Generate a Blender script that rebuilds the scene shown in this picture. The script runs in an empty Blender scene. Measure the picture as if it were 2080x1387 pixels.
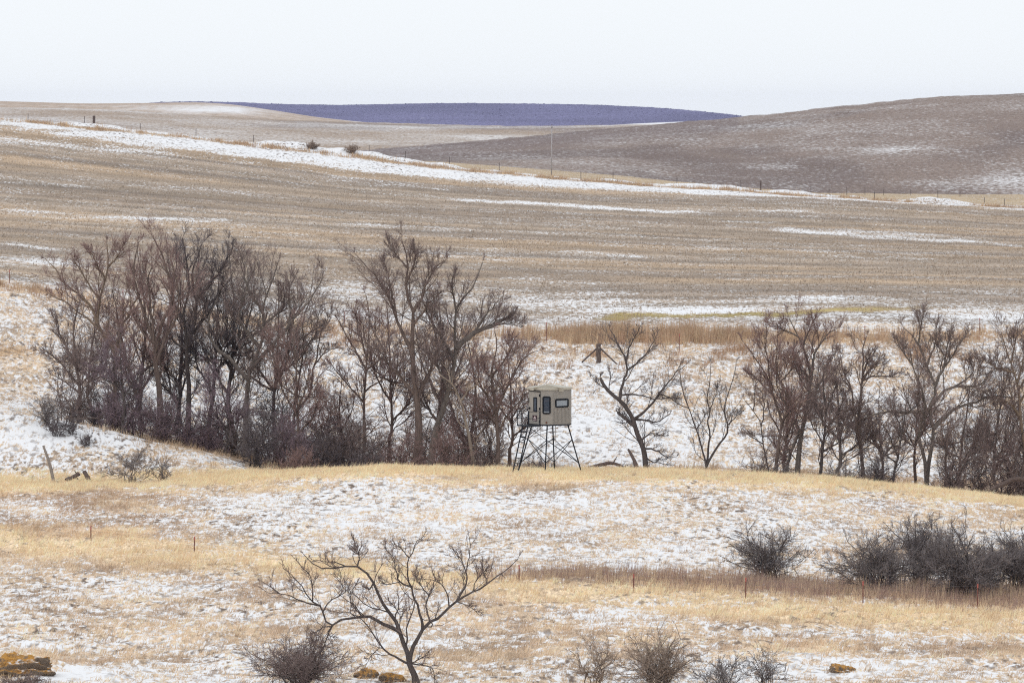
import bpy, bmesh, math, random
import numpy as np
from mathutils import Vector, Matrix

random.seed(7)
rng = np.random.default_rng(7)
sc = bpy.context.scene
COL = sc.collection

# ------------------------------------------------------------------ camera, sky, sun, exposure
PW, PH = 2080.0, 1387.0          # photograph frame
F = 10400.0                      # focal length in photograph pixels (about 180 mm)
Y0 = 230.0                       # eye level
CZ = 20.0                        # camera height
TH = math.atan((PH/2 - Y0)/F)
cam = bpy.data.cameras.new('camera')
cam.sensor_width = 36.0
cam.lens = 36.0*F/PW
cam.clip_start = 1.0
cam.clip_end = 30000.0
camo = bpy.data.objects.new('camera', cam)
camo.location = (0, 0, CZ)
camo.rotation_euler = (math.pi/2 - TH, 0, 0)
COL.objects.link(camo)
sc.camera = camo

SUN_EL, SUN_AZ = 48.0, -140.0     # sun behind the camera, high, behind thin cloud
world = bpy.data.worlds.new('World')
sc.world = world
world.use_nodes = True
wn, wl = world.node_tree.nodes, world.node_tree.links
wn.clear()
wo = wn.new('ShaderNodeOutputWorld')
bg = wn.new('ShaderNodeBackground')
sky = wn.new('ShaderNodeTexSky')
sky.sky_type = 'NISHITA'
sky.sun_disc = False
sky.sun_elevation = math.radians(SUN_EL)
sky.sun_rotation = math.radians(SUN_AZ)
sky.dust_density = 4.0
hsv = wn.new('ShaderNodeHueSaturation')      # thin even cloud takes most of the blue out
hsv.inputs['Saturation'].default_value = 0.25
mixw = wn.new('ShaderNodeMix'); mixw.data_type = 'RGBA'
mixw.inputs['Factor'].default_value = 0.88
mixw.inputs['B'].default_value = (10.4, 10.85, 11.2, 1)
wl.new(sky.outputs[0], hsv.inputs['Color'])
wl.new(hsv.outputs[0], mixw.inputs['A'])
wl.new(mixw.outputs['Result'], bg.inputs['Color'])
bg.inputs['Strength'].default_value = 0.1
wl.new(bg.outputs[0], wo.inputs[0])
sun = bpy.data.lights.new('sun', 'SUN')
sun.energy = 0.6
sun.angle = math.radians(20)
sun.color = (1.0, 0.95, 0.88)
suno = bpy.data.objects.new('sun', sun)
az = math.radians(SUN_AZ)
sd = Vector((math.sin(az)*math.cos(math.radians(SUN_EL)), math.cos(az)*math.cos(math.radians(SUN_EL)), math.sin(math.radians(SUN_EL))))
suno.rotation_euler = sd.to_track_quat('Z', 'Y').to_euler()
suno.location = (0, 0, 120)
COL.objects.link(suno)
sc.view_settings.view_transform = 'Standard'
sc.view_settings.look = 'None'
sc.view_settings.gamma = 1.0
sc.view_settings.exposure = 0.0
sc.view_settings.use_curve_mapping = False
cy = sc.cycles
cy.max_bounces = 5; cy.diffuse_bounces = 3; cy.glossy_bounces = 2; cy.transmission_bounces = 3
cy.volume_bounces = 0; cy.transparent_max_bounces = 6
cy.use_denoising = False
cy.filter_width = 1.15
cy.use_adaptive_sampling = False

# ------------------------------------------------------------------ helpers
def px2w(x, y, Y):
    """photograph pixel at forward distance Y -> world point (arrays allowed)"""
    x = np.asarray(x, float); y = np.asarray(y, float); Y = np.asarray(Y, float)
    v = (y - PH/2)/F
    X = Y*((x - PW/2)/F)/(math.cos(TH) - v*math.sin(TH))
    Z = CZ - Y*np.tan(TH + np.arctan(v))
    return X, Y + 0*X, Z

def hash2(ix, iy, seed):
    h = (ix.astype(np.int64)*374761393 + iy.astype(np.int64)*668265263 + seed*974711) & 0xffffffff
    h = ((h ^ (h >> 13))*1274126177) & 0xffffffff
    return ((h ^ (h >> 16)) & 0xffff)/65535.0

def vnoise(x, y, seed=0):
    x = np.asarray(x, float); y = np.asarray(y, float)
    ix = np.floor(x); iy = np.floor(y)
    fx = x-ix; fy = y-iy
    fx = fx*fx*(3-2*fx); fy = fy*fy*(3-2*fy)
    a = hash2(ix, iy, seed); b = hash2(ix+1, iy, seed)
    c = hash2(ix, iy+1, seed); d = hash2(ix+1, iy+1, seed)
    return (a*(1-fx)+b*fx)*(1-fy)+(c*(1-fx)+d*fx)*fy

def fbm(x, y, seed=0, oct=4, gain=0.5):
    s = 0; a = 1.0; t = 0
    for o in range(oct):
        s = s + a*vnoise(x*2**o+17.3*o, y*2**o-9.1*o, seed+o*7); t += a; a *= gain
    return s/t

def sstep(a, b, x):
    t = np.clip((x-a)/(b-a), 0, 1)
    return t*t*(3-2*t)

def knots(xs, pts, sm=30.0):
    p = np.array(pts, float)
    y = np.interp(xs, p[:, 0], p[:, 1])
    g = np.arange(-60, 61, 12.0)
    w = np.exp(-(g/sm)**2); w /= w.sum()
    return sum(wi*np.interp(xs+gi, p[:, 0], p[:, 1]) for wi, gi in zip(w, g))

def new_mesh(name, V, Fc, mat=None, parent=None, smooth=False, attrs=None):
    """V (n,3), Fc list of index arrays (m,k)"""
    me = bpy.data.meshes.new(name)
    V = np.ascontiguousarray(V, np.float32)
    me.vertices.add(len(V)); me.vertices.foreach_set('co', V.ravel())
    Fc = [np.asarray(f, np.int32) for f in (Fc if isinstance(Fc, list) else [Fc]) if len(f)]
    nl = sum(f.size for f in Fc); nf = sum(len(f) for f in Fc)
    me.loops.add(nl); me.polygons.add(nf)
    me.loops.foreach_set('vertex_index', np.concatenate([f.ravel() for f in Fc]))
    tot = np.concatenate([np.full(len(f), f.shape[1], np.int32) for f in Fc])
    st = np.concatenate([[0], np.cumsum(tot)[:-1]]).astype(np.int32)
    me.polygons.foreach_set('loop_start', st)
    me.polygons.foreach_set('loop_total', tot)
    me.polygons.foreach_set('use_smooth', np.full(nf, smooth))
    for k, a in (attrs or {}).items():
        a = np.asarray(a, np.float32)
        if a.ndim == 1:
            at = me.attributes.new(k, 'FLOAT', 'POINT'); at.data.foreach_set('value', a)
        else:
            at = me.attributes.new(k, 'FLOAT_COLOR', 'POINT')
            at.data.foreach_set('color', np.c_[a, np.ones(len(a))].astype(np.float32).ravel())
    me.update(calc_edges=True)
    me.validate()
    o = bpy.data.objects.new(name, me)
    COL.objects.link(o)
    if mat: me.materials.append(mat)
    if parent: o.parent = parent
    return o

def tag(o, label=None, cat=None, group=None, kind=None):
    if label: o['label'] = label
    if cat: o['category'] = cat
    if group: o['group'] = group
    if kind: o['kind'] = kind
    return o

def thing(name, label, cat, loc=(0, 0, 0), rotz=0, group=None):
    o = bpy.data.objects.new(name, None)
    o.empty_display_size = 0.3
    o.location = loc; o.rotation_euler = (0, 0, rotz)
    COL.objects.link(o)
    return tag(o, label, cat, group)

# ------------------------------------------------------------------ materials
def mat_new(name, rough=0.85, spec=0.2):
    m = bpy.data.materials.new(name); m.use_nodes = True
    nt = m.node_tree; b = nt.nodes['Principled BSDF']
    b.inputs['Roughness'].default_value = rough
    b.inputs['Specular IOR Level'].default_value = spec
    return m, nt, b

def nd(nt, typ, **kw):
    n = nt.nodes.new(typ)
    for k, v in kw.items(): setattr(n, k, v)
    return n

def noise_node(nt, vec, scale, detail=4, rough=0.6, dist=0.0):
    n = nt.nodes.new('ShaderNodeTexNoise')
    n.inputs['Scale'].default_value = scale
    n.inputs['Detail'].default_value = detail
    n.inputs['Roughness'].default_value = rough
    n.inputs['Distortion'].default_value = dist
    nt.links.new(vec, n.inputs['Vector'])
    return n.outputs['Fac']

def mapping(nt, vec, scale, loc=(0, 0, 0), rot=(0, 0, 0)):
    n = nt.nodes.new('ShaderNodeMapping')
    n.inputs['Scale'].default_value = scale
    n.inputs['Location'].default_value = loc
    n.inputs['Rotation'].default_value = rot
    nt.links.new(vec, n.inputs['Vector'])
    return n.outputs[0]

def maprange(nt, v, a, b, c=0.0, d=1.0, smooth=False):
    n = nt.nodes.new('ShaderNodeMapRange')
    n.interpolation_type = 'SMOOTHSTEP' if smooth else 'LINEAR'
    n.inputs['From Min'].default_value = a; n.inputs['From Max'].default_value = b
    n.inputs['To Min'].default_value = c; n.inputs['To Max'].default_value = d
    nt.links.new(v, n.inputs['Value'])
    return n.outputs['Result']

def math_node(nt, op, a, b=None):
    n = nt.nodes.new('ShaderNodeMath'); n.operation = op
    for i, s in enumerate((a, b)):
        if s is None: continue
        if isinstance(s, (int, float)): n.inputs[i].default_value = s
        else: nt.links.new(s, n.inputs[i])
    return n.outputs[0]

def mixc(nt, fac, a, b, blend='MIX'):
    n = nt.nodes.new('ShaderNodeMix'); n.data_type = 'RGBA'; n.blend_type = blend
    if isinstance(fac, (int, float)): n.inputs['Factor'].default_value = fac
    else: nt.links.new(fac, n.inputs['Factor'])
    for k, s in (('A', a), ('B', b)):
        if isinstance(s, (tuple, list)): n.inputs[k].default_value = (*s[:3], 1)
        else: nt.links.new(s, n.inputs[k])
    return n.outputs['Result']

def attr(nt, name, out='Color'):
    n = nt.nodes.new('ShaderNodeAttribute'); n.attribute_name = name
    return n.outputs[out]

SNOW = (0.80, 0.80, 0.82)

def ground_mat(name, s1, s2, amp, soft, dark=0.55, snowcol=SNOW, rowscale=None, gain2=0.5, speck=None):
    """attributes: base (colour of what grows), snow (0..1 how much snow lies).
    s1, s2: (sx, sy) noise frequencies per metre of the two snow-break-up noises"""
    m, nt, b = mat_new(name, 0.95, 0.1)
    pos = nd(nt, 'ShaderNodeNewGeometry').outputs['Position']
    n1 = noise_node(nt, mapping(nt, pos, (s1[0], s1[1], 0.0)), 1.0, 4, 0.65, 0.3)
    n2 = noise_node(nt, mapping(nt, pos, (s2[0], s2[1], 0.0), (31, 7, 0)), 1.0, 3, 0.7)
    sn = attr(nt, 'snow', 'Fac')
    k = math_node(nt, 'ADD', math_node(nt, 'MULTIPLY', math_node(nt, 'SUBTRACT', n1, 0.5), amp),
                  math_node(nt, 'MULTIPLY', math_node(nt, 'SUBTRACT', n2, 0.5), amp*gain2*2))
    s = math_node(nt, 'ADD', sn, k)
    fac = maprange(nt, s, 0.5-soft, 0.5+soft, smooth=True)
    base = attr(nt, 'base')
    n3 = noise_node(nt, mapping(nt, pos, (s2[0]*1.7, s2[1]*1.7, 0.0), (3, 70, 0)), 1.0, 3, 0.75)
    var = maprange(nt, n3, 0.3, 0.7, dark, 1.35)
    comb = nd(nt, 'ShaderNodeCombineXYZ')
    for i in range(3): nt.links.new(var, comb.inputs[i])
    veg = mixc(nt, 1.0, base, comb.outputs[0], 'MULTIPLY')
    if rowscale:
        n4 = noise_node(nt, mapping(nt, pos, (rowscale[0], rowscale[1], 0.0), (5, 1, 0)), 1.0, 2, 0.5)
        r = maprange(nt, n4, 0.35, 0.65, 0.78, 1.2)
        c2 = nd(nt, 'ShaderNodeCombineXYZ')
        for i in range(3): nt.links.new(r, c2.inputs[i])
        veg = mixc(nt, 1.0, veg, c2.outputs[0], 'MULTIPLY')
    col = mixc(nt, fac, veg, snowcol)
    if speck:           # short dark streaks: soil, dead litter and small shadows put into the colour
        n5 = noise_node(nt, mapping(nt, pos, (speck[0], speck[1], 0.0), (11, 4, 0), (0, 0, speck[2])), 1.0, 2, 0.6)
        n6 = noise_node(nt, mapping(nt, pos, (0.16, 0.07, 0.0), (2, 9, 0)), 1.0, 3, 0.6)
        f5 = math_node(nt, 'MULTIPLY', maprange(nt, n5, 0.52, 0.64), maprange(nt, n6, 0.36, 0.60, 0.10, speck[3]))
        col = mixc(nt, f5, col, (0.17, 0.13, 0.108))
    nt.links.new(col, b.inputs['Base Color'])
    return m

M_PAST = ground_mat('pasture_ground', (1.3, 0.45), (5.0, 1.3), 1.35, 0.2, 0.5, gain2=0.9, speck=(2.6, 1.0, 0.35, 1.0))
M_HILL = ground_mat('snowy_slope', (1.1, 0.5), (4.2, 1.5), 1.35, 0.2, 0.5, gain2=0.95, speck=(2.4, 1.1, 0.4, 0.95))
M_FIELD = ground_mat('stubble_ground', (0.22, 0.16), (3.0, 0.6), 0.95, 0.22, 0.62, rowscale=(0.012, 0.16), gain2=1.0)
M_FARH = ground_mat('far_slope', (0.10, 0.10), (1.2, 0.8), 0.6, 0.4, 0.5, gain2=1.6, speck=(0.9, 0.5, 0.0, 0.8))
M_PALE = ground_mat('pale_slope', (0.03, 0.006), (0.25, 0.02), 0.5, 0.3, 0.75)
M_WOODH = ground_mat('haze_tinted_wooded_slope', (0.05, 0.006), (0.2, 0.02), 0.25, 0.2, 0.7)

def tint_mat(name, rough=0.9):
    m, nt, b = mat_new(name, rough, 0.1)
    nt.links.new(attr(nt, 'tint'), b.inputs['Base Color'])
    tr = nt.nodes.new('ShaderNodeBsdfTranslucent'); nt.links.new(attr(nt, 'tint'), tr.inputs['Color'])
    mx = nt.nodes.new('ShaderNodeMixShader'); mx.inputs[0].default_value = 0.35
    nt.links.new(b.outputs[0], mx.inputs[1]); nt.links.new(tr.outputs[0], mx.inputs[2])
    nt.links.new(mx.outputs[0], nt.nodes['Material Output'].inputs['Surface'])
    return m
M_GRASS = tint_mat('dry_grass')

def noisy_mat(name, c1, c2, scale=6.0, rough=0.85, spec=0.2, bump=0.0, stretch=(1, 1, 1), metallic=0.0):
    m, nt, b = mat_new(name, rough, spec)
    tc = nd(nt, 'ShaderNodeTexCoord').outputs['Object']
    v = mapping(nt, tc, stretch)
    n = noise_node(nt, v, scale, 4, 0.65)
    nt.links.new(mixc(nt, maprange(nt, n, 0.3, 0.7), c1, c2), b.inputs['Base Color'])
    b.inputs['Metallic'].default_value = metallic
    if bump:
        bp = nd(nt, 'ShaderNodeBump'); bp.inputs['Strength'].default_value = bump; bp.inputs['Distance'].default_value = 0.02
        nt.links.new(n, bp.inputs['Height']); nt.links.new(bp.outputs[0], b.inputs['Normal'])
    return m

def bark(name, c):
    return noisy_mat(name, tuple(v*0.65 for v in c), tuple(v*1.35 for v in c), 3.0, 0.95, 0.1, 0.3, (3, 3, 0.7))
BARK = {
    'grey': bark('grey_bark', (0.17, 0.143, 0.127)),
    'brown': bark('brown_bark', (0.145, 0.108, 0.093)),
    'dark': bark('dark_bark', (0.09, 0.074, 0.07)),
    'pale': bark('pale_bark', (0.26, 0.21, 0.17)),
    'tan': bark('tan_bark', (0.21, 0.155, 0.115)),
}
TWIG = {
    'brown': bark('brown_twigs', (0.225, 0.168, 0.156)),
    'red': bark('reddish_twigs', (0.26, 0.172, 0.158)),
    'purple': bark('purplish_twigs', (0.235, 0.172, 0.193)),
    'grey': bark('grey_twigs', (0.21, 0.18, 0.175)),
    'dark': bark('dark_twigs', (0.145, 0.12, 0.124)),
    'bush': bark('bush_twigs', (0.205, 0.178, 0.178)),
    'tan': bark('tan_twigs', (0.33, 0.25, 0.20)),
}

# ------------------------------------------------------------------ terrain
XC = np.concatenate([np.arange(-2000, -60, 60.0), np.arange(-60, 2145, 6.0), np.arange(2160, 4100, 60.0)])
LINES = [
    (20,  [(0, 2258)]),
    (100, [(0, 1560)]),
    (142, [(0, 1405)]),
    (180, [(0, 1240), (2080, 1238)]),
    (215, [(0, 1095), (1100, 1085), (2080, 1115)]),
    (244, [(0, 989), (300, 989), (560, 971), (800, 959), (1100, 964), (1400, 965), (1700, 982), (2000, 1012), (2080, 1019)]),
    (252, [(0, 975), (300, 973), (560, 959), (800, 949), (1100, 956), (1400, 958), (1700, 974), (2000, 1004), (2080, 1013), (2300, 1037)]),
    (258, [(-200, 905), (0, 915), (200, 928), (400, 945), (560, 962), (800, 985), (1100, 985), (1700, 1002), (2080, 1040)]),
    (264, [(-200, 830), (0, 838), (60, 842), (170, 862), (300, 893), (430, 917), (560, 950), (700, 985), (1100, 995), (2080, 1040)]),
    (268, [(-200, 850), (0, 853), (170, 880), (300, 906), (560, 958), (800, 985), (1100, 985), (1400, 985), (2080, 1025)]),
    (276, [(-200, 800), (0, 812), (170, 850), (300, 875), (560, 930), (800, 945), (1100, 950), (1400, 950), (1700, 962), (2080, 985)]),
    (300, [(-200, 690), (0, 700), (300, 740), (560, 790), (1100, 805), (1400, 815), (2080, 830)]),
    (322, [(-200, 585), (0, 590), (100, 612), (300, 650), (560, 680), (1100, 708), (1250, 716), (1500, 720), (2080, 715)]),
    (335, [(-200, 570), (0, 577), (100, 592), (300, 620), (560, 650), (1100, 674), (1500, 680), (2080, 680)]),
    (352, [(0, 556), (300, 595), (700, 632), (1100, 650), (1400, 645), (1700, 640), (2080, 650)]),
    (450, [(0, 470), (700, 515), (1400, 540), (2080, 553)]),
    (560, [(0, 360), (700, 420), (1400, 455), (2080, 480)]),
    (640, [(-200, 242), (0, 256), (300, 292), (600, 327), (700, 341), (900, 359), (1000, 368), (1200, 382), (1440, 394), (1600, 399), (2080, 428), (2300, 440)]),
    (655, [(-200, 222), (0, 241), (200, 258), (400, 278), (640, 304), (780, 321), (960, 345), (1200, 366), (1440, 385), (1610, 395), (1750, 407), (2080, 421), (2300, 430)]),
    (668, [(-200, 240), (0, 256), (400, 292), (780, 334), (1200, 378), (1440, 396), (1610, 403), (1750, 411), (2080, 421), (2300, 430)]),
    (790, [(-200, 245), (0, 262), (700, 318), (1000, 336), (1200, 352), (1500, 379), (1650, 391), (2080, 394), (2300, 396)]),
]
STEP = {20: 20, 100: 6, 142: .42, 180: .42, 215: .42, 244: .4, 252: .6, 258: .6, 264: .6, 268: .8, 276: .4, 300: .4, 322: .45,
        335: .6, 352: 1.6, 450: 2.0, 560: 1.8, 640: .5, 655: 1.5, 668: 6}
LD = np.array([l[0] for l in LINES], float)
LZ = np.stack([px2w(XC, knots(XC, l[1]), l[0])[2] for l in LINES])       # (lines, cols)
# monotone cubic along distance
h = np.diff(LD)[:, None]
dl = np.diff(LZ, axis=0)/h
m = np.zeros_like(LZ)
w1 = 2*h[1:]+h[:-1]; w2 = h[1:]+2*h[:-1]
ok = dl[:-1]*dl[1:] > 0
m[1:-1] = np.where(ok, (w1+w2)/(w1/np.where(ok, dl[:-1], 1)+w2/np.where(ok, dl[1:], 1)), 0)
m[0] = dl[0]; m[-1] = dl[-1]
YR = []
for i in range(len(LD)-1):
    n = max(1, int(round((LD[i+1]-LD[i])/STEP[int(LD[i])])))
    YR += list(LD[i] + (LD[i+1]-LD[i])*np.arange(n)/n)
YR = np.array(YR+[LD[-1]])
gi = np.clip(np.searchsorted(LD, YR, 'right')-1, 0, len(LD)-2)
t = ((YR-LD[gi])/(LD[gi+1]-LD[gi]))[:, None]
hh = (LD[gi+1]-LD[gi])[:, None]
GZ = (2*t**3-3*t**2+1)*LZ[gi] + (t**3-2*t**2+t)*hh*m[gi] + (-2*t**3+3*t**2)*LZ[gi+1] + (t**3-t**2)*hh*m[gi+1]
GX = YR[:, None]*((XC[None, :]-PW/2)/F)/math.cos(TH)       # close enough to the exact ray
GY = np.repeat(YR[:, None], len(XC), 1)
# hummocks, tussocks and drifts
amp = np.interp(YR, [20, 140, 150, 250, 258, 264, 276, 320, 350, 360, 620, 645, 655, 665, 790],
                [0, .0, 1, .55, .6, .5, 1, 1, .5, .12, .12, .25, .7, .4, .2])[:, None]
GZ = GZ + amp*((fbm(GX/6, GY/9, 3, 3)-0.5)*0.7 + (fbm(GX/1.3, GY/1.6, 11, 3)-0.5)*0.34 + (vnoise(GX/.42, GY/.55, 5)-0.5)*0.10)
# long lumps of drifted snow along the far fence
dr = np.exp(-((GY-655)/3.2)**2)+.5*np.exp(-((GY-644)/3.0)**2)
GZ = GZ + dr*np.maximum(0, fbm(GX/9, GY/40, 41, 3)-0.40)*2.6
# the small rise that carries the lichen rock, bottom corner
rx, ry, _ = px2w(30, 1345, 152.0)
GZ = GZ + 0.35*np.exp(-(((GX-rx)/1.5)**2+((GY-ry)/3.0)**2))
vv = np.tan(np.arctan((CZ-GZ)/GY) - TH)
PY = PH/2 + F*vv                                           # photo row of every terrain point
PX = np.repeat(XC[None, :], len(YR), 0)

def terr_z(px, Y):
    px = np.asarray(px, float); Y = np.asarray(Y, float)
    i = np.clip(np.searchsorted(XC, px, 'right')-1, 0, len(XC)-2)
    j = np.clip(np.searchsorted(YR, Y, 'right')-1, 0, len(YR)-2)
    a = (px-XC[i])/(XC[i+1]-XC[i]); b = (Y-YR[j])/(YR[j+1]-YR[j])
    g = GZ
    return (g[j, i]*(1-a)+g[j, i+1]*a)*(1-b)+(g[j+1, i]*(1-a)+g[j+1, i+1]*a)*b

def wpx(X, Y):
    return PW/2 + F*math.cos(TH)*np.asarray(X)/np.asarray(Y)

def ground_w(X, Y):
    return terr_z(wpx(X, Y), Y)

def samp(A, px, Y):
    i = np.clip(np.searchsorted(XC, px, 'right')-1, 0, len(XC)-2)
    j = np.clip(np.searchsorted(YR, Y, 'right')-1, 0, len(YR)-2)
    return A[j, i]

def hit(px, py, dmin=60.0):
    """first terrain distance seen through photograph pixel (px, py) beyond dmin"""
    i = int(np.argmin(abs(XC-px)))
    j0 = np.searchsorted(YR, dmin)
    c = PY[j0:, i]
    k = np.nonzero(c <= py)[0]
    return float(YR[j0+k[0]]) if len(k) else float(YR[-1])

def on_ground(px, py, dmin=60.0):
    d = hit(px, py, dmin)
    X, Y, _ = px2w(px, py, d)
    return Vector((float(X), float(Y), float(terr_z(px, d))))

# --- what grows where (colour of the cover, amount of snow)
GOLD = np.array([0.83, 0.64, 0.435]); TAN = np.array([0.68, 0.525, 0.38]); THATCH = np.array([0.43, 0.32, 0.24])
BROWN = np.array([0.27, 0.185, 0.13]); RUST = np.array([0.55, 0.38, 0.235]); SOIL = np.array([0.36, 0.287, 0.225]); DKSOIL = np.array([0.265, 0.215, 0.18])
BASE = np.zeros(GZ.shape+(3,)); SN = np.zeros(GZ.shape)
big = fbm(PX/260, PY/34, 61, 4)
mid = fbm(PX/70, PY/14, 71, 3)
def lerp(M, c, f):
    return M*(1-f[..., None]) + np.asarray(c)*f[..., None]
def band(y_pts, half, soft):
    yc = np.interp(PX, *zip(*y_pts))
    hw = np.interp(PX, *zip(*half)) if isinstance(half, list) else half
    return 1-sstep(hw-soft*0.5, hw+soft, abs(PY-yc+(fbm(PX/55, PY/13, 131, 3)-.5)*(soft+10)))
def blob(x, y, rx_, ry_):
    return np.exp(-(((PX-x)/rx_)**2+((PY-y)/ry_)**2))
BASE[:] = TAN
P = (GY < 262)
SNp = 0.53 + (big-0.5)*0.75
BASE = lerp(BASE, THATCH, sstep(0.45, 0.7, mid)*0.7)
crest = knots(XC, LINES[6][1])[None, :]+0*PY
cb = 1-sstep(8, 34, abs(PY-crest-6+(fbm(PX/70, PY/10, 133, 4)-.5)*52))
SNp = SNp - 0.27*cb*np.interp(PX, [0, 500, 1100, 2080], [1, 1, .9, .75]); BASE = lerp(BASE, GOLD, cb*0.9)
goldA = band([(-60, 1085), (0, 1092), (300, 1118), (560, 1142), (800, 1165), (1050, 1193), (1300, 1210), (1600, 1240), (2080, 1262)],
             [(0, 22), (400, 27), (700, 18), (1000, 14), (1300, 24), (1700, 26), (2080, 24)], 22)
SNp -= 0.42*goldA*np.interp(PX, [0, 560, 900, 1200, 2080], [1, 1, .7, .9, .75]); BASE = lerp(BASE, GOLD, goldA*0.9)
left = sstep(520, 150, PX)*sstep(990, 1010, PY)*sstep(1110, 1080, PY)
SNp -= 0.16*left; BASE = lerp(BASE, BROWN*1.5, left*0.5*sstep(.4, .6, mid))
forb = band([(1000, 1165), (1200, 1168), (1500, 1183), (1800, 1200), (2080, 1212)], [(1000, 6), (1300, 10), (1800, 16), (2080, 18)], 12)*sstep(960, 1120, PX)
SNp -= 0.25*forb; BASE = lerp(BASE, BROWN*1.4, forb*0.75)
low = band([(-60, 1290), (700, 1270), (1300, 1290), (2080, 1330)], 12, 12)
SNp -= 0.14*low
SNp += 0.14*blob(900, 1060, 420, 34) + 0.12*blob(1300, 1085, 260, 30) + 0.20*blob(1750, 1355, 350, 30)+0.12*blob(450, 1190, 380, 25) + 0.1*blob(1750, 1050, 300, 30)
SNp += 0.5*blob(130, 1372, 60, 18)
wtan = band([(1000, 1335), (1400, 1320), (2080, 1290)], 8, 10)
SNp -= 0.12*wtan
# bank on the left, gully, snowy slope
Hm = (GY >= 255) & (GY < 345)
SNh = 0.60 + (big-0.5)*0.7
SNh += 0.22*blob(150, 900, 240, 32) + 0.2*blob(1250, 880, 140, 70) - 0.1*blob(1450, 760, 160, 40) + 0.15*blob(800, 850, 500, 60)
SNh -= 0.05*sstep(160, 40, PX)*sstep(590, 640, PY)*sstep(850, 800, PY)
rustL = blob(15, 715, 60, 13)
SNh -= 0.5*rustL
bankedge = 1-sstep(4, 14, abs(PY-np.interp(PX, [0, 170, 300, 430, 560], [838, 858, 890, 914, 948])-2))
SNh -= 0.3*bankedge*(PX < 600)*sstep(150, 330, PX)*sstep(570, 480, PX)
gul = (GY > 264)*(GY < 277)
SNh -= 0.3*gul*sstep(100, 350, PX)
topgrass = band([(0, 577), (100, 592), (300, 628), (560, 655), (1100, 676), (1500, 684), (2080, 684)], 10, 12)*(GY > 318)
SNh -= 0.2*topgrass*np.interp(PX, [0, 900, 1060, 2080], [.3, .3, 1, 1])
# stubble field
Fm = (GY >= 345) & (GY < 634)
SNf = 0.21 + (fbm(GX/30, GY/11, 81, 4)-0.5)*0.55
SNf += 0.13*sstep(540, 640, PY) + 0.24*blob(1150, 615, 200, 24) + 0.5*blob(1400, 632, 150, 9) + 0.3*blob(1650, 606, 120, 7) + 0.2*blob(700, 600, 250, 40) + 0.2*blob(2000, 640, 200, 14) + 0.35*blob(100, 530, 150, 12)
for (x0, y0, x1, y1, hw, s) in [(935, 406, 1240, 424, 3.2, .7), (1190, 424, 1440, 433, 2.6, .5), (1440, 448, 1570, 451, 2.2, .6), (1580, 467, 1960, 492, 5.0, .8),
                                (1700, 465, 1900, 478, 2.5, .4), (1940, 488, 2080, 499, 3.5, .6), (200, 441, 450, 449, 3.5, .5), (0, 428, 120, 432, 3, .4), (0, 372, 180, 378, 2.5, .4), (1000, 566, 1200, 572, 5, .45),
                                (1130, 512, 1310, 522, 3.5, .5), (0, 494, 110, 508, 4, .5), (1460, 566, 1600, 571, 3, .4), (1700, 520, 1900, 528, 3, .3), (250, 305, 520, 330, 2.5, .35), (1250, 424, 1400, 431, 2, .4),
                                (1540, 427, 1640, 429, 2, .6), (600, 345, 900, 385, 2, .3), (0, 285, 350, 305, 12, .32), (700, 455, 900, 462, 2.5, .3), (1850, 590, 2080, 600, 3, .3)]:
    yc = y0+(PX-x0)/(x1-x0)*(y1-y0)
    e = sstep(x0-40, x0+30, PX)*sstep(x1+40, x1-30, PX)
    SNf += .62*s*e*np.exp(-((PY-yc+6*(fbm(PX/50, PX*0, 5, 2)-.5))/hw)**2)
Bf = lerp(np.zeros(GZ.shape+(3,))+SOIL, SOIL*np.array([1.2, 1.12, 1.0]), sstep(.45, .65, fbm(GX/60, GY/14, 91, 3)))
Bf = lerp(Bf, DKSOIL, sstep(.5, .7, fbm(GX/40, GY/10, 97, 3))*0.7)
gy = band([(1200, 643), (1300, 643), (1560, 638), (1720, 626), (1900, 628)], 3, 4)*sstep(1180, 1260, PX)*sstep(1950, 1700, PX)
Bf = lerp(Bf, (0.42, 0.33, 0.12), gy*.9); SNf -= 0.5*gy
SN = np.where(P, SNp, np.where(Hm, SNh, SNf))
mixPH = sstep(255, 262, GY)
SN = np.where(GY < 262, SNp*(1-mixPH)+SNh*mixPH, np.where(GY < 345, SNh, SNf))
mixHF = sstep(340, 352, GY)
SN = np.where((GY >= 338) & (GY < 352), SNh*(1-mixHF)+SNf*mixHF, SN)
BASE = lerp(BASE, RUST, (rustL*0.9+topgrass*0.45*sstep(900, 1060, PX)).clip(0, 1)*(GY > 262))
BASE = lerp(BASE, BROWN*1.5, gul*0.5*sstep(300, 650, PX))
BASE = np.where((GY >= 345)[..., None], Bf, BASE)
# drift: full snow, rusty grass along its top
cr = np.interp(PX, *zip(*LINES[18][1]))
dm = sstep(634, 641, GY)
SN = SN*(1-dm) + dm*(np.interp(PX, [0, 250, 500, 1400, 1650, 2080], [.78, .85, 1.1, 1.05, .85, .75])+(fbm(PX/90, PY/5, 141, 3)-.5)*np.interp(PX, [0, 500, 1400, 2080], [1.1, .6, .5, .7])-.5*sstep(647, 640, GY)*fbm(PX/40, PY/6, 143, 2))
topd = np.exp(-((GY-650.0)/1.0)**2)*sstep(.35, .6, fbm(GX/3, GY/9, 33, 3))
SN -= 0.95*topd; BASE = lerp(BASE, TAN*.8, topd)
bk = sstep(672, 690, GY)
SN = SN*(1-bk)+bk*0.25; BASE = lerp(BASE, (0.50, 0.37, 0.22), bk)
BASE = BASE*(0.86+0.28*vnoise(GX/2.3, GY/4.0, 15))[..., None]
SN = SN.clip(-.2, 1.4)

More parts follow.
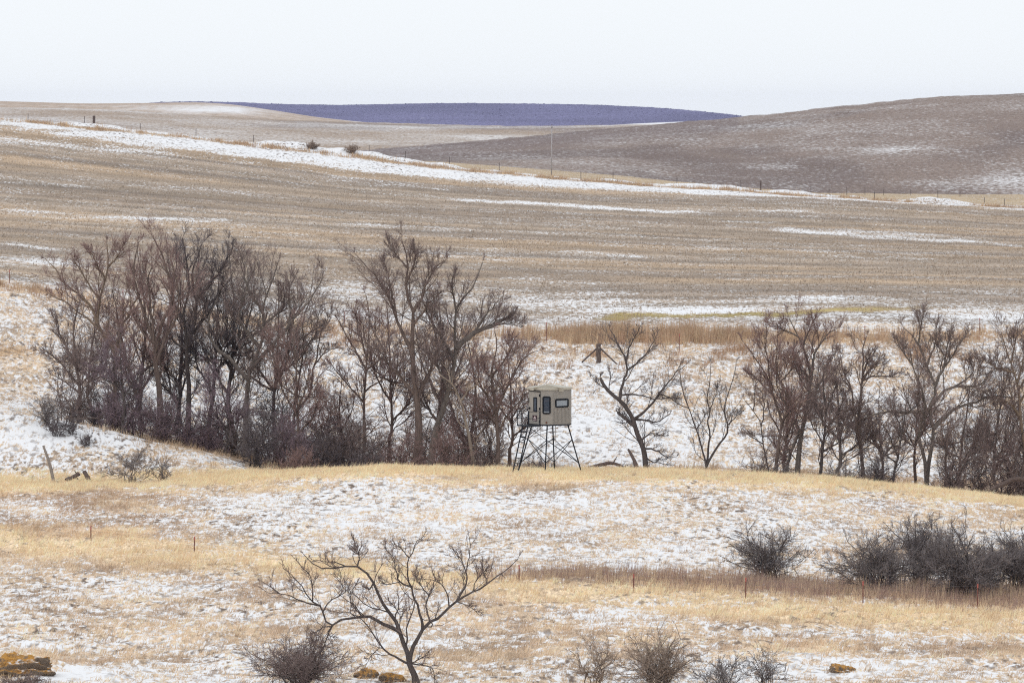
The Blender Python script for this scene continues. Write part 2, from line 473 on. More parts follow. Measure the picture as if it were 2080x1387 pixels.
def sheet(name, y0, y1, mat):
    r = np.nonzero((YR >= y0-1e-6) & (YR <= y1+1e-6))[0]
    nr, nc = len(r), len(XC)
    V = np.stack([GX[r], GY[r], GZ[r]], -1).reshape(-1, 3)
    q = (np.arange(nr-1)[:, None]*nc+np.arange(nc-1)[None, :]).ravel()
    o = new_mesh(name, V, np.stack([q, q+1, q+nc+1, q+nc], 1), mat, smooth=True,
                 attrs={'snow': SN[r].ravel(), 'base': BASE[r].reshape(-1, 3)})
    return tag(o, kind='structure')
sheet('pasture_ground', 20, 258, M_PAST)
sheet('hillside_ground', 258, 352, M_HILL)
sheet('field_ground', 352, 640, M_FIELD)
sheet('valley_ground', 640, 790, M_HILL)

def far_hill(name, lines, mat, basef, snowf, x0=-700, x1=2780, dx=10, rows=40, rough=0.0, rs=(3, 8)):
    xs = np.arange(x0, x1+1, float(dx))
    Y = []; Z = []
    for k in range(len(lines)-1):
        (da, pa), (db, pb) = lines[k], lines[k+1]
        za = px2w(xs, knots(xs, pa), da)[2]; zb = px2w(xs, knots(xs, pb), db)[2]
        tt = np.arange(rows)/rows
        for q in tt:
            s = math.sin(q*math.pi/2) if k == 0 else 1-math.cos(q*math.pi/2)
            Y.append(da+(db-da)*q); Z.append(za+(zb-za)*s)
    Y.append(lines[-1][0]); Z.append(px2w(xs, knots(xs, lines[-1][1]), lines[-1][0])[2])
    Y = np.array(Y); Z = np.array(Z)
    X = Y[:, None]*((xs-PW/2)/F)[None, :]
    YY = np.repeat(Y[:, None], len(xs), 1)
    if rough: Z = Z+rough*(fbm(X/rs[0], YY/rs[1], 19, 2)-0.5)
    px = np.repeat(xs[None, :], len(Y), 0)
    py = PH/2 + F*np.tan(np.arctan((CZ-Z)/YY)-TH)
    nr, nc = Z.shape
    q = (np.arange(nr-1)[:, None]*nc+np.arange(nc-1)[None, :]).ravel()
    o = new_mesh(name, np.stack([X, YY, Z], -1).reshape(-1, 3), np.stack([q, q+1, q+nc+1, q+nc], 1), mat, smooth=True,
                 attrs={'snow': snowf(X, YY, px, py).ravel(), 'base': basef(X, YY, px, py).reshape(-1, 3)})
    return tag(o, kind='structure'), X, YY, Z

def bl(px, py, x, y, a, b): return np.exp(-(((px-x)/a)**2+((py-y)/b)**2))
# bare brown hill that closes the valley on the right
far_hill('brown_hill', [(780, [(-700, 420), (0, 400), (600, 345), (1000, 345), (1200, 360), (1500, 384), (1650, 394), (2080, 398), (2780, 400)]),
                        (1010, [(-700, 430), (0, 400), (600, 332), (740, 308), (1000, 286), (1300, 257), (1520, 238), (1700, 218), (1900, 198), (2080, 191), (2400, 190), (2780, 200)]),
                        (1300, [(-700, 460), (0, 440), (740, 350), (1520, 290), (2080, 250), (2780, 250)])],
         M_FARH,
         lambda X, Y, px, py: lerp(lerp(np.zeros(X.shape+(3,))+(0.27, 0.21, 0.183), (0.195, 0.152, 0.14), sstep(.42, .66, fbm(X/22, Y/45, 23, 4))), (0.17, 0.13, 0.13), 0.7*sstep(30, 0, abs(py-np.interp(px, [740, 1000, 1300, 1520], [312, 296, 268, 247])))*(px < 1500)),
         lambda X, Y, px, py: 0.15+(fbm(X/14+Y/60, Y/28, 29, 4)-.5)*.4+.3*bl(px, py, 1810, 303, 120, 7)+.22*bl(px, py, 1720, 318, 90, 4)+.34*bl(px, py, 2060, 365, 110, 24)+.2*bl(px, py, 1560, 340, 70, 4)+.2*bl(px, py, 1900, 372, 90, 6)+.1*bl(px, py, 1560, 250, 120, 14)+.12*bl(px, py, 1500, 335, 180, 5)-.1*bl(px, py, 1820, 345, 130, 16),
         dx=9, rows=46, rough=0.7, rs=(4, 7))
far_hill('stubble_hill', [(850, [(-700, 440), (2780, 440)]),
                          (1400, [(-700, 222), (0, 219), (200, 222), (400, 234), (560, 243), (750, 250), (1000, 257), (1200, 256), (1400, 252), (1520, 248), (2080, 246), (2780, 250)]),
                          (1700, [(-700, 260), (2780, 290)])],
         M_FARH,
         lambda X, Y, px, py: lerp(np.zeros(X.shape+(3,))+(0.38, 0.29, 0.22), (0.27, 0.21, 0.18), sstep(.4, .6, fbm(X/40, Y/60, 27, 4))),
         lambda X, Y, px, py: 0.34+(fbm(X/35, Y/50, 37, 4)-.5)*.7, dx=12, rows=36, rough=0.6, rs=(5, 9))
far_hill('pale_hill', [(1600, [(-700, 300), (2780, 300)]),
                       (2600, [(-700, 200), (-200, 203), (0, 206), (170, 211), (300, 210), (400, 208), (470, 212), (560, 225), (640, 238), (750, 250), (1000, 258), (1200, 257), (1300, 251), (1400, 247), (1520, 246), (2780, 250)]),
                       (3000, [(-700, 250), (2780, 290)])],
         M_PALE,
         lambda X, Y, px, py: np.zeros(X.shape+(3,))+(0.42, 0.33, 0.26),
         lambda X, Y, px, py: 0.34+(fbm(X/60, Y/120, 47, 3)-.5)*.5+.28*bl(px, py, 420, 222, 130, 8)+.6*bl(px, py, 1340, 250, 90, 5)-.4*bl(px, py, 170, 210, 140, 3), rows=40)
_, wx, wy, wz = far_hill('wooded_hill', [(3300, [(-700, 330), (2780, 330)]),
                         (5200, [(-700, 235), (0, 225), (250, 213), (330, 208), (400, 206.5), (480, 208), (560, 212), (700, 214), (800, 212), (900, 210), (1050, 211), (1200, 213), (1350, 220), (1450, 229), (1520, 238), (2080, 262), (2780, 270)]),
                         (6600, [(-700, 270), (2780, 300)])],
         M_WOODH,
         lambda X, Y, px, py: (np.zeros(X.shape+(3,))+(0.145, 0.14, 0.245))*(.75+.5*fbm(px/140, py/5, 201, 3))[..., None],  # blue of the distance haze painted into the slope colour
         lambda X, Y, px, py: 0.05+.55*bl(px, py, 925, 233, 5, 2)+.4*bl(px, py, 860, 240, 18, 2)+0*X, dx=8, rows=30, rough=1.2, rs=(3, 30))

# ------------------------------------------------------------------ scrub on the wooded hill (one far mass)
def crowns(name, P_, R_, H_, mat, label=None, tint=None):
    n = len(P_); k = 5
    a = np.arange(k)*2*math.pi/k
    ring = np.stack([np.cos(a), np.sin(a), 0*a+.45], 1)
    tpl = np.vstack([ring*[1, 1, 1], [[0, 0, 1.0]], ring*[.6, .6, 0]])
    V = P_[:, None, :] + tpl[None]*np.stack([R_, R_, H_], -1)[:, None, :] + rng.normal(0, .12, (n, len(tpl), 3))*R_[:, None, None]
    f = []
    for i in range(k):
        j = (i+1) % k
        f += [(i, j, 5), (6+i, 6+j, j), (6+i, j, i)]
    f = np.array(f)
    Fc = (f[None]+(np.arange(n)*len(tpl))[:, None, None]).reshape(-1, 3)
    return new_mesh(name, V.reshape(-1, 3), Fc, mat, attrs={'tint': np.repeat(tint, len(tpl), 0)})
n = 5000
jj = rng.integers(15, 32, n); ii = rng.integers(50, wx.shape[1]-80, n)
pp = np.stack([wx[jj, ii]+rng.uniform(-2.0, 2.0, n), wy[jj, ii], wz[jj, ii]-.4], 1)
tn = np.array([0.14, 0.135, 0.235])*rng.uniform(.88, 1.12, (n, 1))  # same haze blue painted into the scrub
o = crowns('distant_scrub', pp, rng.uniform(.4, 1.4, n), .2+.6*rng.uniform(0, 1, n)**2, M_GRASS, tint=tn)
tag(o, 'dark bare woodland in haze-blue tint covering the farthest hill on the skyline', 'woodland', kind='stuff')

# ------------------------------------------------------------------ branches
def smooth_line(pts, n):
    p = np.array(pts, float)
    if len(p) == 2:
        return p[0]+(p[1]-p[0])*np.linspace(0, 1, n)[:, None]
    d = np.r_[0, np.cumsum(np.linalg.norm(np.diff(p[:, :2], axis=0), axis=1))]
    q = np.vstack([2*p[0]-p[1], p, 2*p[-1]-p[-2]])
    s = np.linspace(0, d[-1], n)
    k = np.clip(np.searchsorted(d, s, 'right')-1, 0, len(p)-2)
    u = ((s-d[k])/(d[k+1]-d[k]))[:, None]
    a, b, c, e = q[k], q[k+1], q[k+2], q[k+3]
    return .5*((2*b)+(-a+c)*u+(2*a-5*b+4*c-e)*u**2+(-a+3*b-3*c+e)*u**3)

def norm(a): return a/np.maximum(np.linalg.norm(a, axis=-1, keepdims=True), 1e-9)

class Tubes:
    def __init__(s): s.V = []; s.Q = []; s.T = []; s.n = 0
    def add(s, Pl, R, k):
        """Pl (N,n,3) polylines, R (N,n) radii, k sides"""
        N, n, _ = Pl.shape
        if not N: return
        tg = np.empty_like(Pl)
        tg[:, 1:-1] = Pl[:, 2:]-Pl[:, :-2]; tg[:, 0] = Pl[:, 1]-Pl[:, 0]; tg[:, -1] = Pl[:, -1]-Pl[:, -2]
        tg = norm(tg)
        ref = np.where(abs(tg[..., 1:2]) > .9, np.array([1., 0, 0]), np.array([0, 1., 0]))
        u = norm(np.cross(tg, ref)); w = np.cross(tg, u)
        a = np.arange(k)*2*math.pi/k
        V = Pl[:, :, None]+R[:, :, None, None]*(u[:, :, None]*np.cos(a)[:, None]+w[:, :, None]*np.sin(a)[:, None])
        base = s.n+(np.arange(N)*n*k)[:, None, None]
        i = (np.arange(n-1)*k)[None, :, None]; j = np.arange(k)[None, None, :]; j2 = (j+1) % k
        s.Q.append(np.stack([base+i+j, base+i+j2, base+i+k+j2, base+i+k+j], -1).reshape(-1, 4))
        if k >= 5:      # close the cut ends
            s.V.append(V.reshape(-1, 3)); s.n += N*n*k
            tip = Pl[:, -1]+tg[:, -1]*R[:, -1:]*.3
            ti = s.n+np.arange(N)[:, None]
            e = base[:, 0]+(n-1)*k
            s.T.append(np.stack([e+np.arange(k)[None], e+((np.arange(k)+1) % k)[None], np.repeat(ti, k, 1)], -1).reshape(-1, 3))
            s.V.append(tip); s.n += N
        else:
            s.V.append(V.reshape(-1, 3)); s.n += N*n*k
    def twig(s, Pl, R):
        """three-sided tapering spikes: Pl (N,2,3), R (N,2)"""
        N = len(Pl)
        tg = norm(Pl[:, 1]-Pl[:, 0])
        ref = np.where(abs(tg[:, 1:2]) > .9, np.array([1., 0, 0]), np.array([0, 1., 0]))
        u = norm(np.cross(tg, ref)); w = np.cross(tg, u)
        a = np.arange(3)*2*math.pi/3
        V = Pl[:, 0][:, None]+R[:, :1, None]*(u[:, None]*np.cos(a)[:, None]+w[:, None]*np.sin(a)[:, None])
        s.V.append(np.concatenate([V, Pl[:, 1:2]], 1).reshape(-1, 3))
        b = s.n+(np.arange(N)*4)[:, None]
        s.T.append(np.stack([np.stack([b[:, 0]+i, b[:, 0]+(i+1) % 3, b[:, 0]+3], -1) for i in range(3)], 1).reshape(-1, 3))
        s.n += N*4
    def obj(s, name, mat, parent, smooth=True):
        T = np.concatenate(s.T) if s.T else np.zeros((0, 3), int)
        return new_mesh(name, np.concatenate(s.V), [np.concatenate(s.Q), T], mat, parent, smooth)

def grow(Pl, R, m_, npt, Lmean, ang, t0=.25, up=.06, wander=.16, rfac=.6, rmax=.05, rtip=.4, tip=True, flat=1.0, r_floor=.006, lt=.72):
    """m_ children on every polyline of Pl; returns their polylines and radii"""
    N, n, _ = Pl.shape
    tt = t0+(1-t0)*(np.arange(m_)[None, :]+rng.uniform(0, 1, (N, m_)))/m_
    if tip: tt[:, -1] = 1.0
    f = tt*(n-1); k = np.clip(f.astype(int), 0, n-2); u = (f-k)[..., None]
    I = np.arange(N)[:, None]
    P0 = Pl[I, k]*(1-u)+Pl[I, k+1]*u
    T = norm(Pl[I, k+1]-Pl[I, k])
    R0 = R[I, k]*(1-u[..., 0])+R[I, k+1]*u[..., 0]
    rd = rng.normal(0, 1, (N, m_, 3)); rd[..., 1] *= flat
    pr = norm(rd-T*(rd*T).sum(-1, keepdims=True))
    a = np.radians(rng.normal(ang, ang*.28, (N, m_)))
    if tip: a[:, -1] *= .3
    a = a[..., None]
    D = norm(T*np.cos(a)+pr*np.sin(a)+np.array([0, 0, up*2]))
    Lm = np.asarray(Lmean)
    if Lm.ndim == 1: Lm = Lm[:, None]
    L = Lm*(1.25-lt*tt)*rng.uniform(.55, 1.3, (N, m_))
    if tip: L.reshape(N, m_)[:, -1] *= .5
    M = N*m_
    P0 = P0.reshape(M, 3); D = D.reshape(M, 3); L = L.reshape(M)
    out = np.empty((M, npt, 3)); out[:, 0] = P0
    for q in range(1, npt):
        D = norm(D+rng.normal(0, wander, (M, 3))+np.array([0, 0, up]))
        out[:, q] = out[:, q-1]+D*(L/(npt-1))[:, None]
    r0 = np.clip(R0.reshape(M)*rfac, r_floor, rmax)
    RR = r0[:, None]*np.linspace(1, rtip, npt)[None]
    return out, RR, L

def at_px(pts, d, dz):
    """photo polyline -> world, dz the change of distance (m) along it"""
    p = np.asarray(pts, float)
    X, Y, Z = px2w(p[:, 0], p[:, 1], d+dz)
    return np.stack([X, Y, Z], 1)

def tree(name, label, cat, limbs, d, bark_='grey', twig='brown', group=None, l1=1.5, n1=9, n2=7, n3=6, r=(9, 2.2), ang=42, up=.095, dens=1.0, t1=.2, depth=.35, tw=.008, wander=.16, l1s=1.12):
    """limbs: list of photo polylines (first is the trunk and starts at the ground); optional third element per limb = (r0, r1) in photo px"""
    s = d/F
    tb, cb_ = Tubes(), Tubes()
    NP = 18
    PL, RL, LL = [], [], []
    bx, by = limbs[0][0][0]
    base_z = float(terr_z(bx, d))
    paths3 = []
    for i, (pts, rr) in enumerate(limbs):
        pts = [tuple(p) for p in pts]
        if i == 0:
            gy_ = PH/2+F*math.tan(math.atan((CZ-base_z)/d)-TH)
            if gy_ > pts[0][1]: pts = [(pts[0][0], gy_+2)]+pts
            else: pts[0] = (pts[0][0], gy_+2)
        q = smooth_line(pts, NP)
        length = np.linalg.norm(np.diff(q, axis=0), axis=1).sum()*s
        start = 0.0
        if i:                                   # where it leaves an earlier limb: start at that limb's distance
            best = min(((np.linalg.norm(pp_[:, :2]-q[0], axis=1).min(), j) for j, (pp_, dd_) in enumerate(paths3)), key=lambda v: v[0])[1]
            pp_, dd_ = paths3[best]
            start = dd_[np.argmin(np.linalg.norm(pp_[:, :2]-q[0], axis=1))]
        slope = 0 if i == 0 else rng.choice([-1, 1])*rng.uniform(.35, 1.0)*depth*length
        dz = start+slope*np.linspace(0, 1, NP)**1.2
        paths3.append((q, dz))
        w = at_px(q, d, dz)
        tq = np.linspace(0, 1, NP)[:, None]
        for fr_, am in ((1.3, .016), (2.9, .011), (5.3, .008)):
            w += am*length*np.sin(2*math.pi*(fr_*tq*rng.uniform(.8, 1.2, 3)+rng.uniform(0, 1, 3)))*rng.uniform(.4, 1, 3)*np.minimum(tq*4, 1)*(.5 if i == 0 else 1)*min(1, 4/length)
        if i:                                   # seat the limb on the one it grows from
            pw = PL[best]
            kk = int(np.argmin(np.linalg.norm(pw-w[0], axis=1)))
            if np.linalg.norm(pw[kk]-w[0]) < 1.2: w += (pw[kk]-w[0])*(1-tq)**2
        r0, r1 = rr
        R = (r0+(r1*.8-r0)*np.linspace(0, 1, NP)**.62)*s*.9
        if i == 0: R[0] *= 1.35; R[1] *= 1.08
        tb.add(w[None], R[None], 7)
        PL.append(w); RL.append(R); LL.append(length)
    PL = np.array(PL); RL = np.array(RL); LL = np.array(LL)
    nn1 = max(3, int(round(n1*dens)))
    lm = np.clip(LL*.42, l1*.6, l1*1.5)*l1s
    A, RA, La = grow(PL, RL, nn1, 6, lm, ang, t1, up, wander*1.2, .5, .036, .42, r_floor=.011)
    tb.add(A, RA, 3)
    B, RB, Lb = grow(A, RA, n2+3, 3, La*.58, ang, .15, up, wander*1.2, .62, .017, .5, r_floor=tw*1.2)
    cb_.add(B, RB, 3)
    C_, RC, Lc = grow(B, RB, n3+2, 2, Lb*.62, ang*.95, .15, up*.8, wander, .7, tw, .6, r_floor=tw*.8)
    cb_.twig(C_, RC*1.3)
    root = thing(name, label, cat, tuple(PL[0][0]), 0, group)
    off = np.array(PL[0][0])
    for T_ in (tb, cb_): T_.V = [v-off for v in T_.V]
    tb.obj('trunk', BARK[bark_], root)
    cb_.obj('crown', TWIG[twig], root)
    return root

def shrub(name, label, cat, px, py, w, h, d=None, twig='purple', bark_=None, stems=14, n1=8, n2=7, group=None, spread=1.0, tw=.008, upright=0.0, low=0.0, curve=.5):
    """multi-stemmed bush: px, py foot in the photo, w, h its size in photo pixels"""
    d = d or hit(px, py, 145)
    s = d/F
    X, Y, _ = px2w(px, py, d)
    z = float(terr_z(px, d))
    W, H = w*s/2, h*s
    k = stems
    phi = rng.uniform(0, 2*math.pi, k)
    rad = np.sqrt(rng.uniform(0.02, 1, k))*spread
    rad[:2] = .95*spread; phi[0] = 0.15; phi[1] = math.pi-.15
    n = 8
    tt = np.linspace(0, 1, n)
    out = np.empty((k, n, 3))
    hgt = H*(1-(.55-.3*upright)*rad**2.4)*rng.uniform(.66, 1.04, k)
    foot = rng.normal(0, .07*W+.03, (k, 2))*(1+upright*3)
    rr = rad*W*.95*(1-upright*.4)
    for q in range(n):
        e = tt[q]**(1.0+curve*.6)
        out[:, q, 0] = foot[:, 0]+np.cos(phi)*rr*e
        out[:, q, 1] = foot[:, 1]+np.sin(phi)*rr*e
        out[:, q, 2] = hgt*tt[q]**(1-.25*curve)-.04
    out[:, 1:] += rng.normal(0, .024*H, (k, n-1, 3))
    for fr_, am in ((1.1, .055), (2.3, .03)):
        out += am*H*np.sin(2*math.pi*(fr_*tt[None, :, None]*rng.uniform(.7, 1.3, (k, 1, 3))+rng.uniform(0, 1, (k, 1, 3))))*np.minimum(tt*3, 1)[None, :, None]
    r0 = rng.uniform(.011, .024, k)*max(.6, min(1.6, H/2.2))
    R = r0[:, None]*np.linspace(1, .4, n)[None]
    tb, cb_ = Tubes(), Tubes()
    tb.add(out, R, 4)
    lng = np.linalg.norm(out[:, -1]-out[:, 0], axis=1)
    A, RA, La = grow(out, R, n1+5, 3, lng*rng.uniform(.24, .48, k), 46, .14+low, .05, .26, .6, .013, .5, r_floor=tw*1.1)
    cb_.add(A, RA, 3)
    B, RB, Lb = grow(A, RA, n2+5, 2, La*.5, 46, .15, .05, .1, .7, tw, .6, r_floor=tw*.75)
    cb_.twig(B, RB*1.3)
    root = thing(name, label, cat, (float(X), float(Y), z), 0, group)
    tb.obj('stem', BARK[bark_ or 'dark'], root)
    cb_.obj('twigs', TWIG[twig], root)
    return root

def Zm(ox, oy, s):
    def f(*pts): return [(ox+p[0]/s, oy+p[1]/s) for p in pts]
    return f

# ------------------------------------------------------------------ trees of the thicket behind the crest
G_LEFT, G_RIGHT = 'bare trees in the draw behind the crest', 'bare trees in the draw beyond the tower'
z3 = Zm(0, 440, 2.667); z4 = Zm(600, 440, 2.667); z5 = Zm(1150, 580, 3.468); z6 = Zm(1480, 580, 3.152); z7 = Zm(480, 1050, 3.25)
tree('bare_tree', 'short dense bare tree at the open end of the thicket, above the grey shrubs', 'tree', [
    (z3((430, 1060), (430, 930), (410, 780), (400, 620), (425, 480)), (6.5, 1.8)),
    (z3((430, 930), (330, 800), (220, 700)), (3.5, 1.2)), (z3((425, 850), (520, 760), (560, 650)), (3.5, 1.2)),
    (z3((412, 790), (330, 640), (300, 520)), (3, 1)), (z3((430, 960), (360, 900), (270, 850)), (3, 1)), (z3((430, 900), (500, 850), (560, 830)), (3, 1))],
     269, 'brown', 'brown', G_LEFT, l1=1.3, n1=10, n2=8, n3=7, t1=.2)
tree('bare_tree', 'tall bare tree with pale arching upper limbs, first tall one of the thicket', 'tree', [
    (z3((625, 960), (620, 820), (615, 720), (560, 640), (525, 570), (545, 430), (575, 340), (590, 250), (580, 150)), (8, 1.6)),
    (z3((618, 730), (650, 620), (700, 530), (740, 440), (760, 330)), (5, 1.4)), (z3((530, 570), (480, 470), (350, 350), (260, 250)), (4, 1.2)),
    (z3((575, 340), (520, 250), (480, 170)), (3, 1)), (z3((585, 290), (640, 210), (670, 150)), (3, 1)), (z3((545, 430), (440, 300), (390, 210)), (3, 1)),
    (z3((560, 640), (480, 560), (360, 470), (270, 420)), (3.5, 1))],
     271, 'tan', 'red', G_LEFT, l1=1.7, n1=10, n2=7, n3=7)
tree('bare_tree', 'bare tree of many steep crowded limbs rising from one dark trunk', 'tree', [
    (z3((870, 980), (845, 800), (830, 680), (790, 560), (745, 400), (720, 280), (750, 150)), (11, 1.6)),
    (z3((845, 740), (880, 600), (930, 480), (920, 330), (880, 200), (835, 110)), (6, 1.3)), (z3((830, 680), (820, 500), (800, 350), (830, 220)), (5, 1.2)),
    (z3((860, 820), (900, 680), (960, 560), (970, 420), (930, 260)), (5, 1.2)), (z3((740, 960), (690, 800), (650, 690), (640, 600)), (4, 1.5)), (z3((835, 700), (760, 620), (700, 480)), (4, 1.2))],
     268, 'brown', 'red', G_LEFT, l1=1.6, n1=10, n2=7, n3=7, up=.12, ang=34)
tree('bare_tree', 'straight dark bare tree with the highest broom-like top of the thicket', 'tree', [
    (z3((1020, 980), (1015, 800), (1012, 650), (995, 500), (1030, 400), (1010, 250), (985, 120)), (9, 1.5)),
    (z3((1015, 700), (1060, 500), (1045, 330), (1095, 150)), (5.5, 1.2)), (z3((1040, 440), (1120, 370), (1190, 290), (1260, 170)), (4, 1.1)),
    (z3((1000, 560), (940, 430), (950, 280), (960, 150)), (4, 1.1)), (z3((1012, 640), (1120, 540), (1180, 430), (1210, 300)), (4.5, 1.1)), (z3((1015, 720), (930, 660), (880, 560)), (4, 1.2))],
     272, 'dark', 'dark', G_LEFT, l1=1.7, n1=11, n2=7, n3=7)
tree('bare_tree', 'broad bare tree with a forked grey trunk spreading over the snow gap', 'tree', [
    (z3((1335, 1020), (1350, 870), (1370, 800), (1430, 640), (1420, 500), (1480, 330), (1500, 270)), (10, 1.5)),
    (z3((1375, 860), (1480, 720), (1590, 560), (1700, 430), (1750, 330)), (6.5, 1.3)), (z3((1345, 880), (1250, 780), (1160, 680), (1130, 560), (1180, 430), (1250, 320)), (6, 1.3)),
    (z3((1400, 720), (1300, 560), (1330, 400), (1390, 250)), (5, 1.2)), (z3((1590, 560), (1560, 430), (1600, 320)), (4, 1)), (z3((1420, 520), (1340, 380), (1300, 180)), (4, 1)),
    (z3((1480, 720), (1620, 660), (1780, 560)), (4, 1)), (z3((1430, 600), (1530, 500), (1540, 380)), (4, 1.1))],
     270, 'grey', 'brown', G_LEFT, l1=1.8, n1=11, n2=7, n3=7)
tree('slender_tree', 'pair of slender crooked stems on the thin side of the thicket', 'tree', [
    (z3((1590, 1110), (1620, 880), (1650, 700), (1640, 560), (1700, 420)), (4.2, 1.2)),
    (z3((1600, 1080), (1680, 960), (1700, 800), (1740, 650), (1800, 540)), (4, 1.1)), (z3((1625, 850), (1560, 760), (1540, 640)), (2.5, .9)), (z3((1645, 720), (1710, 620), (1730, 500)), (2.5, .9)),
    (z3((1700, 800), (1760, 740), (1840, 700)), (2.5, .9))],
     273, 'brown', 'brown', G_LEFT, l1=1.3, n1=9, n2=6, n3=6)
tree('slender_tree', 'reddish slender tree standing beside the tallest double-crowned one', 'tree', [
    (z4((370, 1300), (375, 1080), (380, 900), (390, 700), (400, 560), (380, 430)), (5.5, 1.2)),
    (z4((380, 820), (300, 680), (230, 560)), (3, .9)), (z4((377, 860), (470, 760), (440, 640), (430, 520)), (3, .9)), (z4((385, 760), (340, 600), (330, 480)), (2.6, .9)),
    (z4((378, 1000), (260, 880), (180, 780)), (2.8, .9)), (z4((380, 930), (480, 860), (540, 780)), (2.8, .9))],
     270, 'brown', 'red', G_LEFT, l1=1.4, n1=9, n2=7, n3=6)
tree('bare_tree', 'tallest bare tree beside the tower, thick at the foot with a wide fan of limbs', 'tree', [
    (z4((660, 1340), (672, 1150), (660, 980), (635, 800), (630, 640), (640, 520), (600, 400), (610, 250), (580, 130)), (14, 1.4)),
    (z4((638, 530), (700, 400), (760, 280), (810, 230)), (5, 1.1)), (z4((632, 720), (540, 520), (470, 380), (390, 270), (340, 210)), (5.5, 1.1)),
    (z4((605, 400), (650, 250), (640, 150)), (4, 1)), (z4((545, 530), (520, 380), (480, 250)), (3.6, 1)), (z4((660, 960), (740, 800), (760, 640), (720, 480)), (6, 1.2)),
    (z4((640, 600), (720, 480), (800, 400)), (4, 1)), (z4((665, 1000), (560, 860), (460, 740), (400, 640)), (5, 1.1)), (z4((610, 300), (540, 200), (500, 160)), (3, .9))],
     266, 'brown', 'brown', G_LEFT, l1=1.8, n1=11, n2=7, n3=7)
tree('bare_tree', 'leaning bare tree with one heavy limb broken short over the pale grass', 'tree', [
    (z4((735, 1340), (762, 1150), (830, 950), (870, 760), (862, 620), (880, 480), (960, 380), (1010, 250)), (11, 1.3)),
    (z4((875, 730), (960, 650), (1060, 590), (1130, 560), (1190, 525)), (7.5, 4)), (z4((868, 780), (780, 620), (700, 500), (680, 400)), (4.5, 1.1)),
    (z4((980, 640), (1050, 520), (1120, 430)), (3.2, 1)), (z4((875, 500), (850, 380), (860, 300)), (3.4, 1)), (z4((840, 930), (760, 800), (700, 720)), (4, 1.1)), (z4((1070, 590), (1150, 580), (1220, 600)), (2.6, .8))],
     268, 'grey', 'brown', G_LEFT, l1=1.6, n1=10, n2=7, n3=6)
tree('bare_tree', 'low bushy bare tree right beside the tower railing', 'tree', [
    (z4((1095, 1350), (1100, 1180), (1080, 1000), (1062, 850), (1090, 700), (1080, 620)), (8, 1.3)),
    (z4((1092, 1080), (1180, 850), (1260, 760), (1310, 720)), (4.5, 1)), (z4((1085, 1080), (1000, 900), (980, 750)), (4.5, 1.1)), (z4((1065, 870), (1150, 750), (1190, 660)), (3.6, 1)),
    (z4((1098, 1160), (1190, 1020), (1280, 940)), (3.6, 1)), (z4((1090, 1120), (980, 1020), (900, 960)), (3.6, 1))],
     265, 'brown', 'red', G_LEFT, l1=1.4, n1=10, n2=8, n3=7, t1=.2)
tree('dead_snag', 'pale twisted dead snag leaning out of the brush beside the tower', 'dead tree', [
    (z4((960, 1340), (935, 1150), (895, 1000), (850, 910), (770, 850)), (6, 2.2)),
    (z4((890, 1000), (950, 930), (1000, 900)), (3, 1)), (z4((850, 910), (830, 840), (800, 800)), (2.4, .8)), (z4((930, 1140), (880, 1100), (875, 1010)), (2.6, .8))],
     263.5, 'pale', 'tan', None, l1=.9, n1=5, n2=3, n3=2, wander=.3)
tree('leaning_tree', 'dark leaning tree with a thick snapped-off top and a sawn side stub beyond the tower', 'tree', [
    (z5((560, 1290), (545, 1160), (490, 1010), (470, 940), (430, 860), (340, 780), (270, 710), (238, 652)), (8.5, 4.6)),
    (z5((365, 795), (380, 720), (410, 650), (425, 600), (420, 500), (360, 420), (310, 300)), (4.4, 1)), (z5((420, 510), (460, 400), (530, 280)), (2.6, .8)),
    (z5((420, 600), (480, 560), (560, 480), (640, 350)), (2.8, .8)), (z5((480, 910), (580, 850), (640, 770), (740, 650), (840, 560)), (4, 1)),
    (z5((480, 1000), (420, 940), (362, 890)), (5, 4.4)), (z5((505, 945), (590, 950), (640, 960), (740, 900)), (3.2, .9)), (z5((535, 1085), (600, 1040), (700, 1060)), (2.8, .8)),
    (z5((550, 1120), (640, 1150), (700, 1200), (770, 1210)), (3, .8)), (z5((385, 775), (480, 770), (600, 790), (740, 800)), (2.8, .8)), (z5((640, 770), (740, 790), (800, 770)), (2, .7)), (z5((550, 1180), (600, 1230), (700, 1260)), (2.4, .8)),
    (z5((300, 740), (240, 700), (180, 650)), (1.4, .6))],
     262, 'dark', 'dark', None, l1=1.1, n1=7, n2=6, n3=4, tw=.007)
tree('slender_tree', 'young bare tree with three thin stems from one foot on the snowy slope', 'tree', [
    (z5((985, 1290), (960, 1170), (920, 1020), (870, 880), (820, 720), (800, 600)), (3.6, .9)),
    (z5((1000, 1285), (1015, 1100), (1015, 900), (1000, 760), (1010, 580)), (3.2, .9)), (z5((1040, 1295), (1080, 1180), (1150, 1060), (1150, 960), (1130, 880), (1160, 700), (1190, 560)), (3.4, .9)),
    (z5((920, 1020), (960, 950), (1000, 880)), (1.8, .6)), (z5((1150, 970), (1200, 920), (1240, 890)), (1.8, .6)), (z5((870, 880), (780, 830), (740, 800)), (1.6, .6)), (z5((1010, 860), (1050, 780), (1070, 680)), (1.6, .6))],
     261, 'dark', 'grey', None, l1=.95, n1=9, n2=6, n3=4, tw=.006)
tree('bare_tree', 'thin stem bending outwards at the snowy edge of the tree row', 'tree', [
    (z6((255, 1200), (230, 1050), (200, 880), (110, 740)), (3.2, .9)), (z6((205, 900), (230, 760), (190, 650)), (1.9, .7)), (z6((225, 1020), (130, 960), (70, 930)), (1.8, .7)), (z6((160, 810), (170, 700), (150, 600)), (1.6, .6))],
     259.5, 'dark', 'brown', G_RIGHT, l1=1.0, n1=8, n2=6, n3=4)
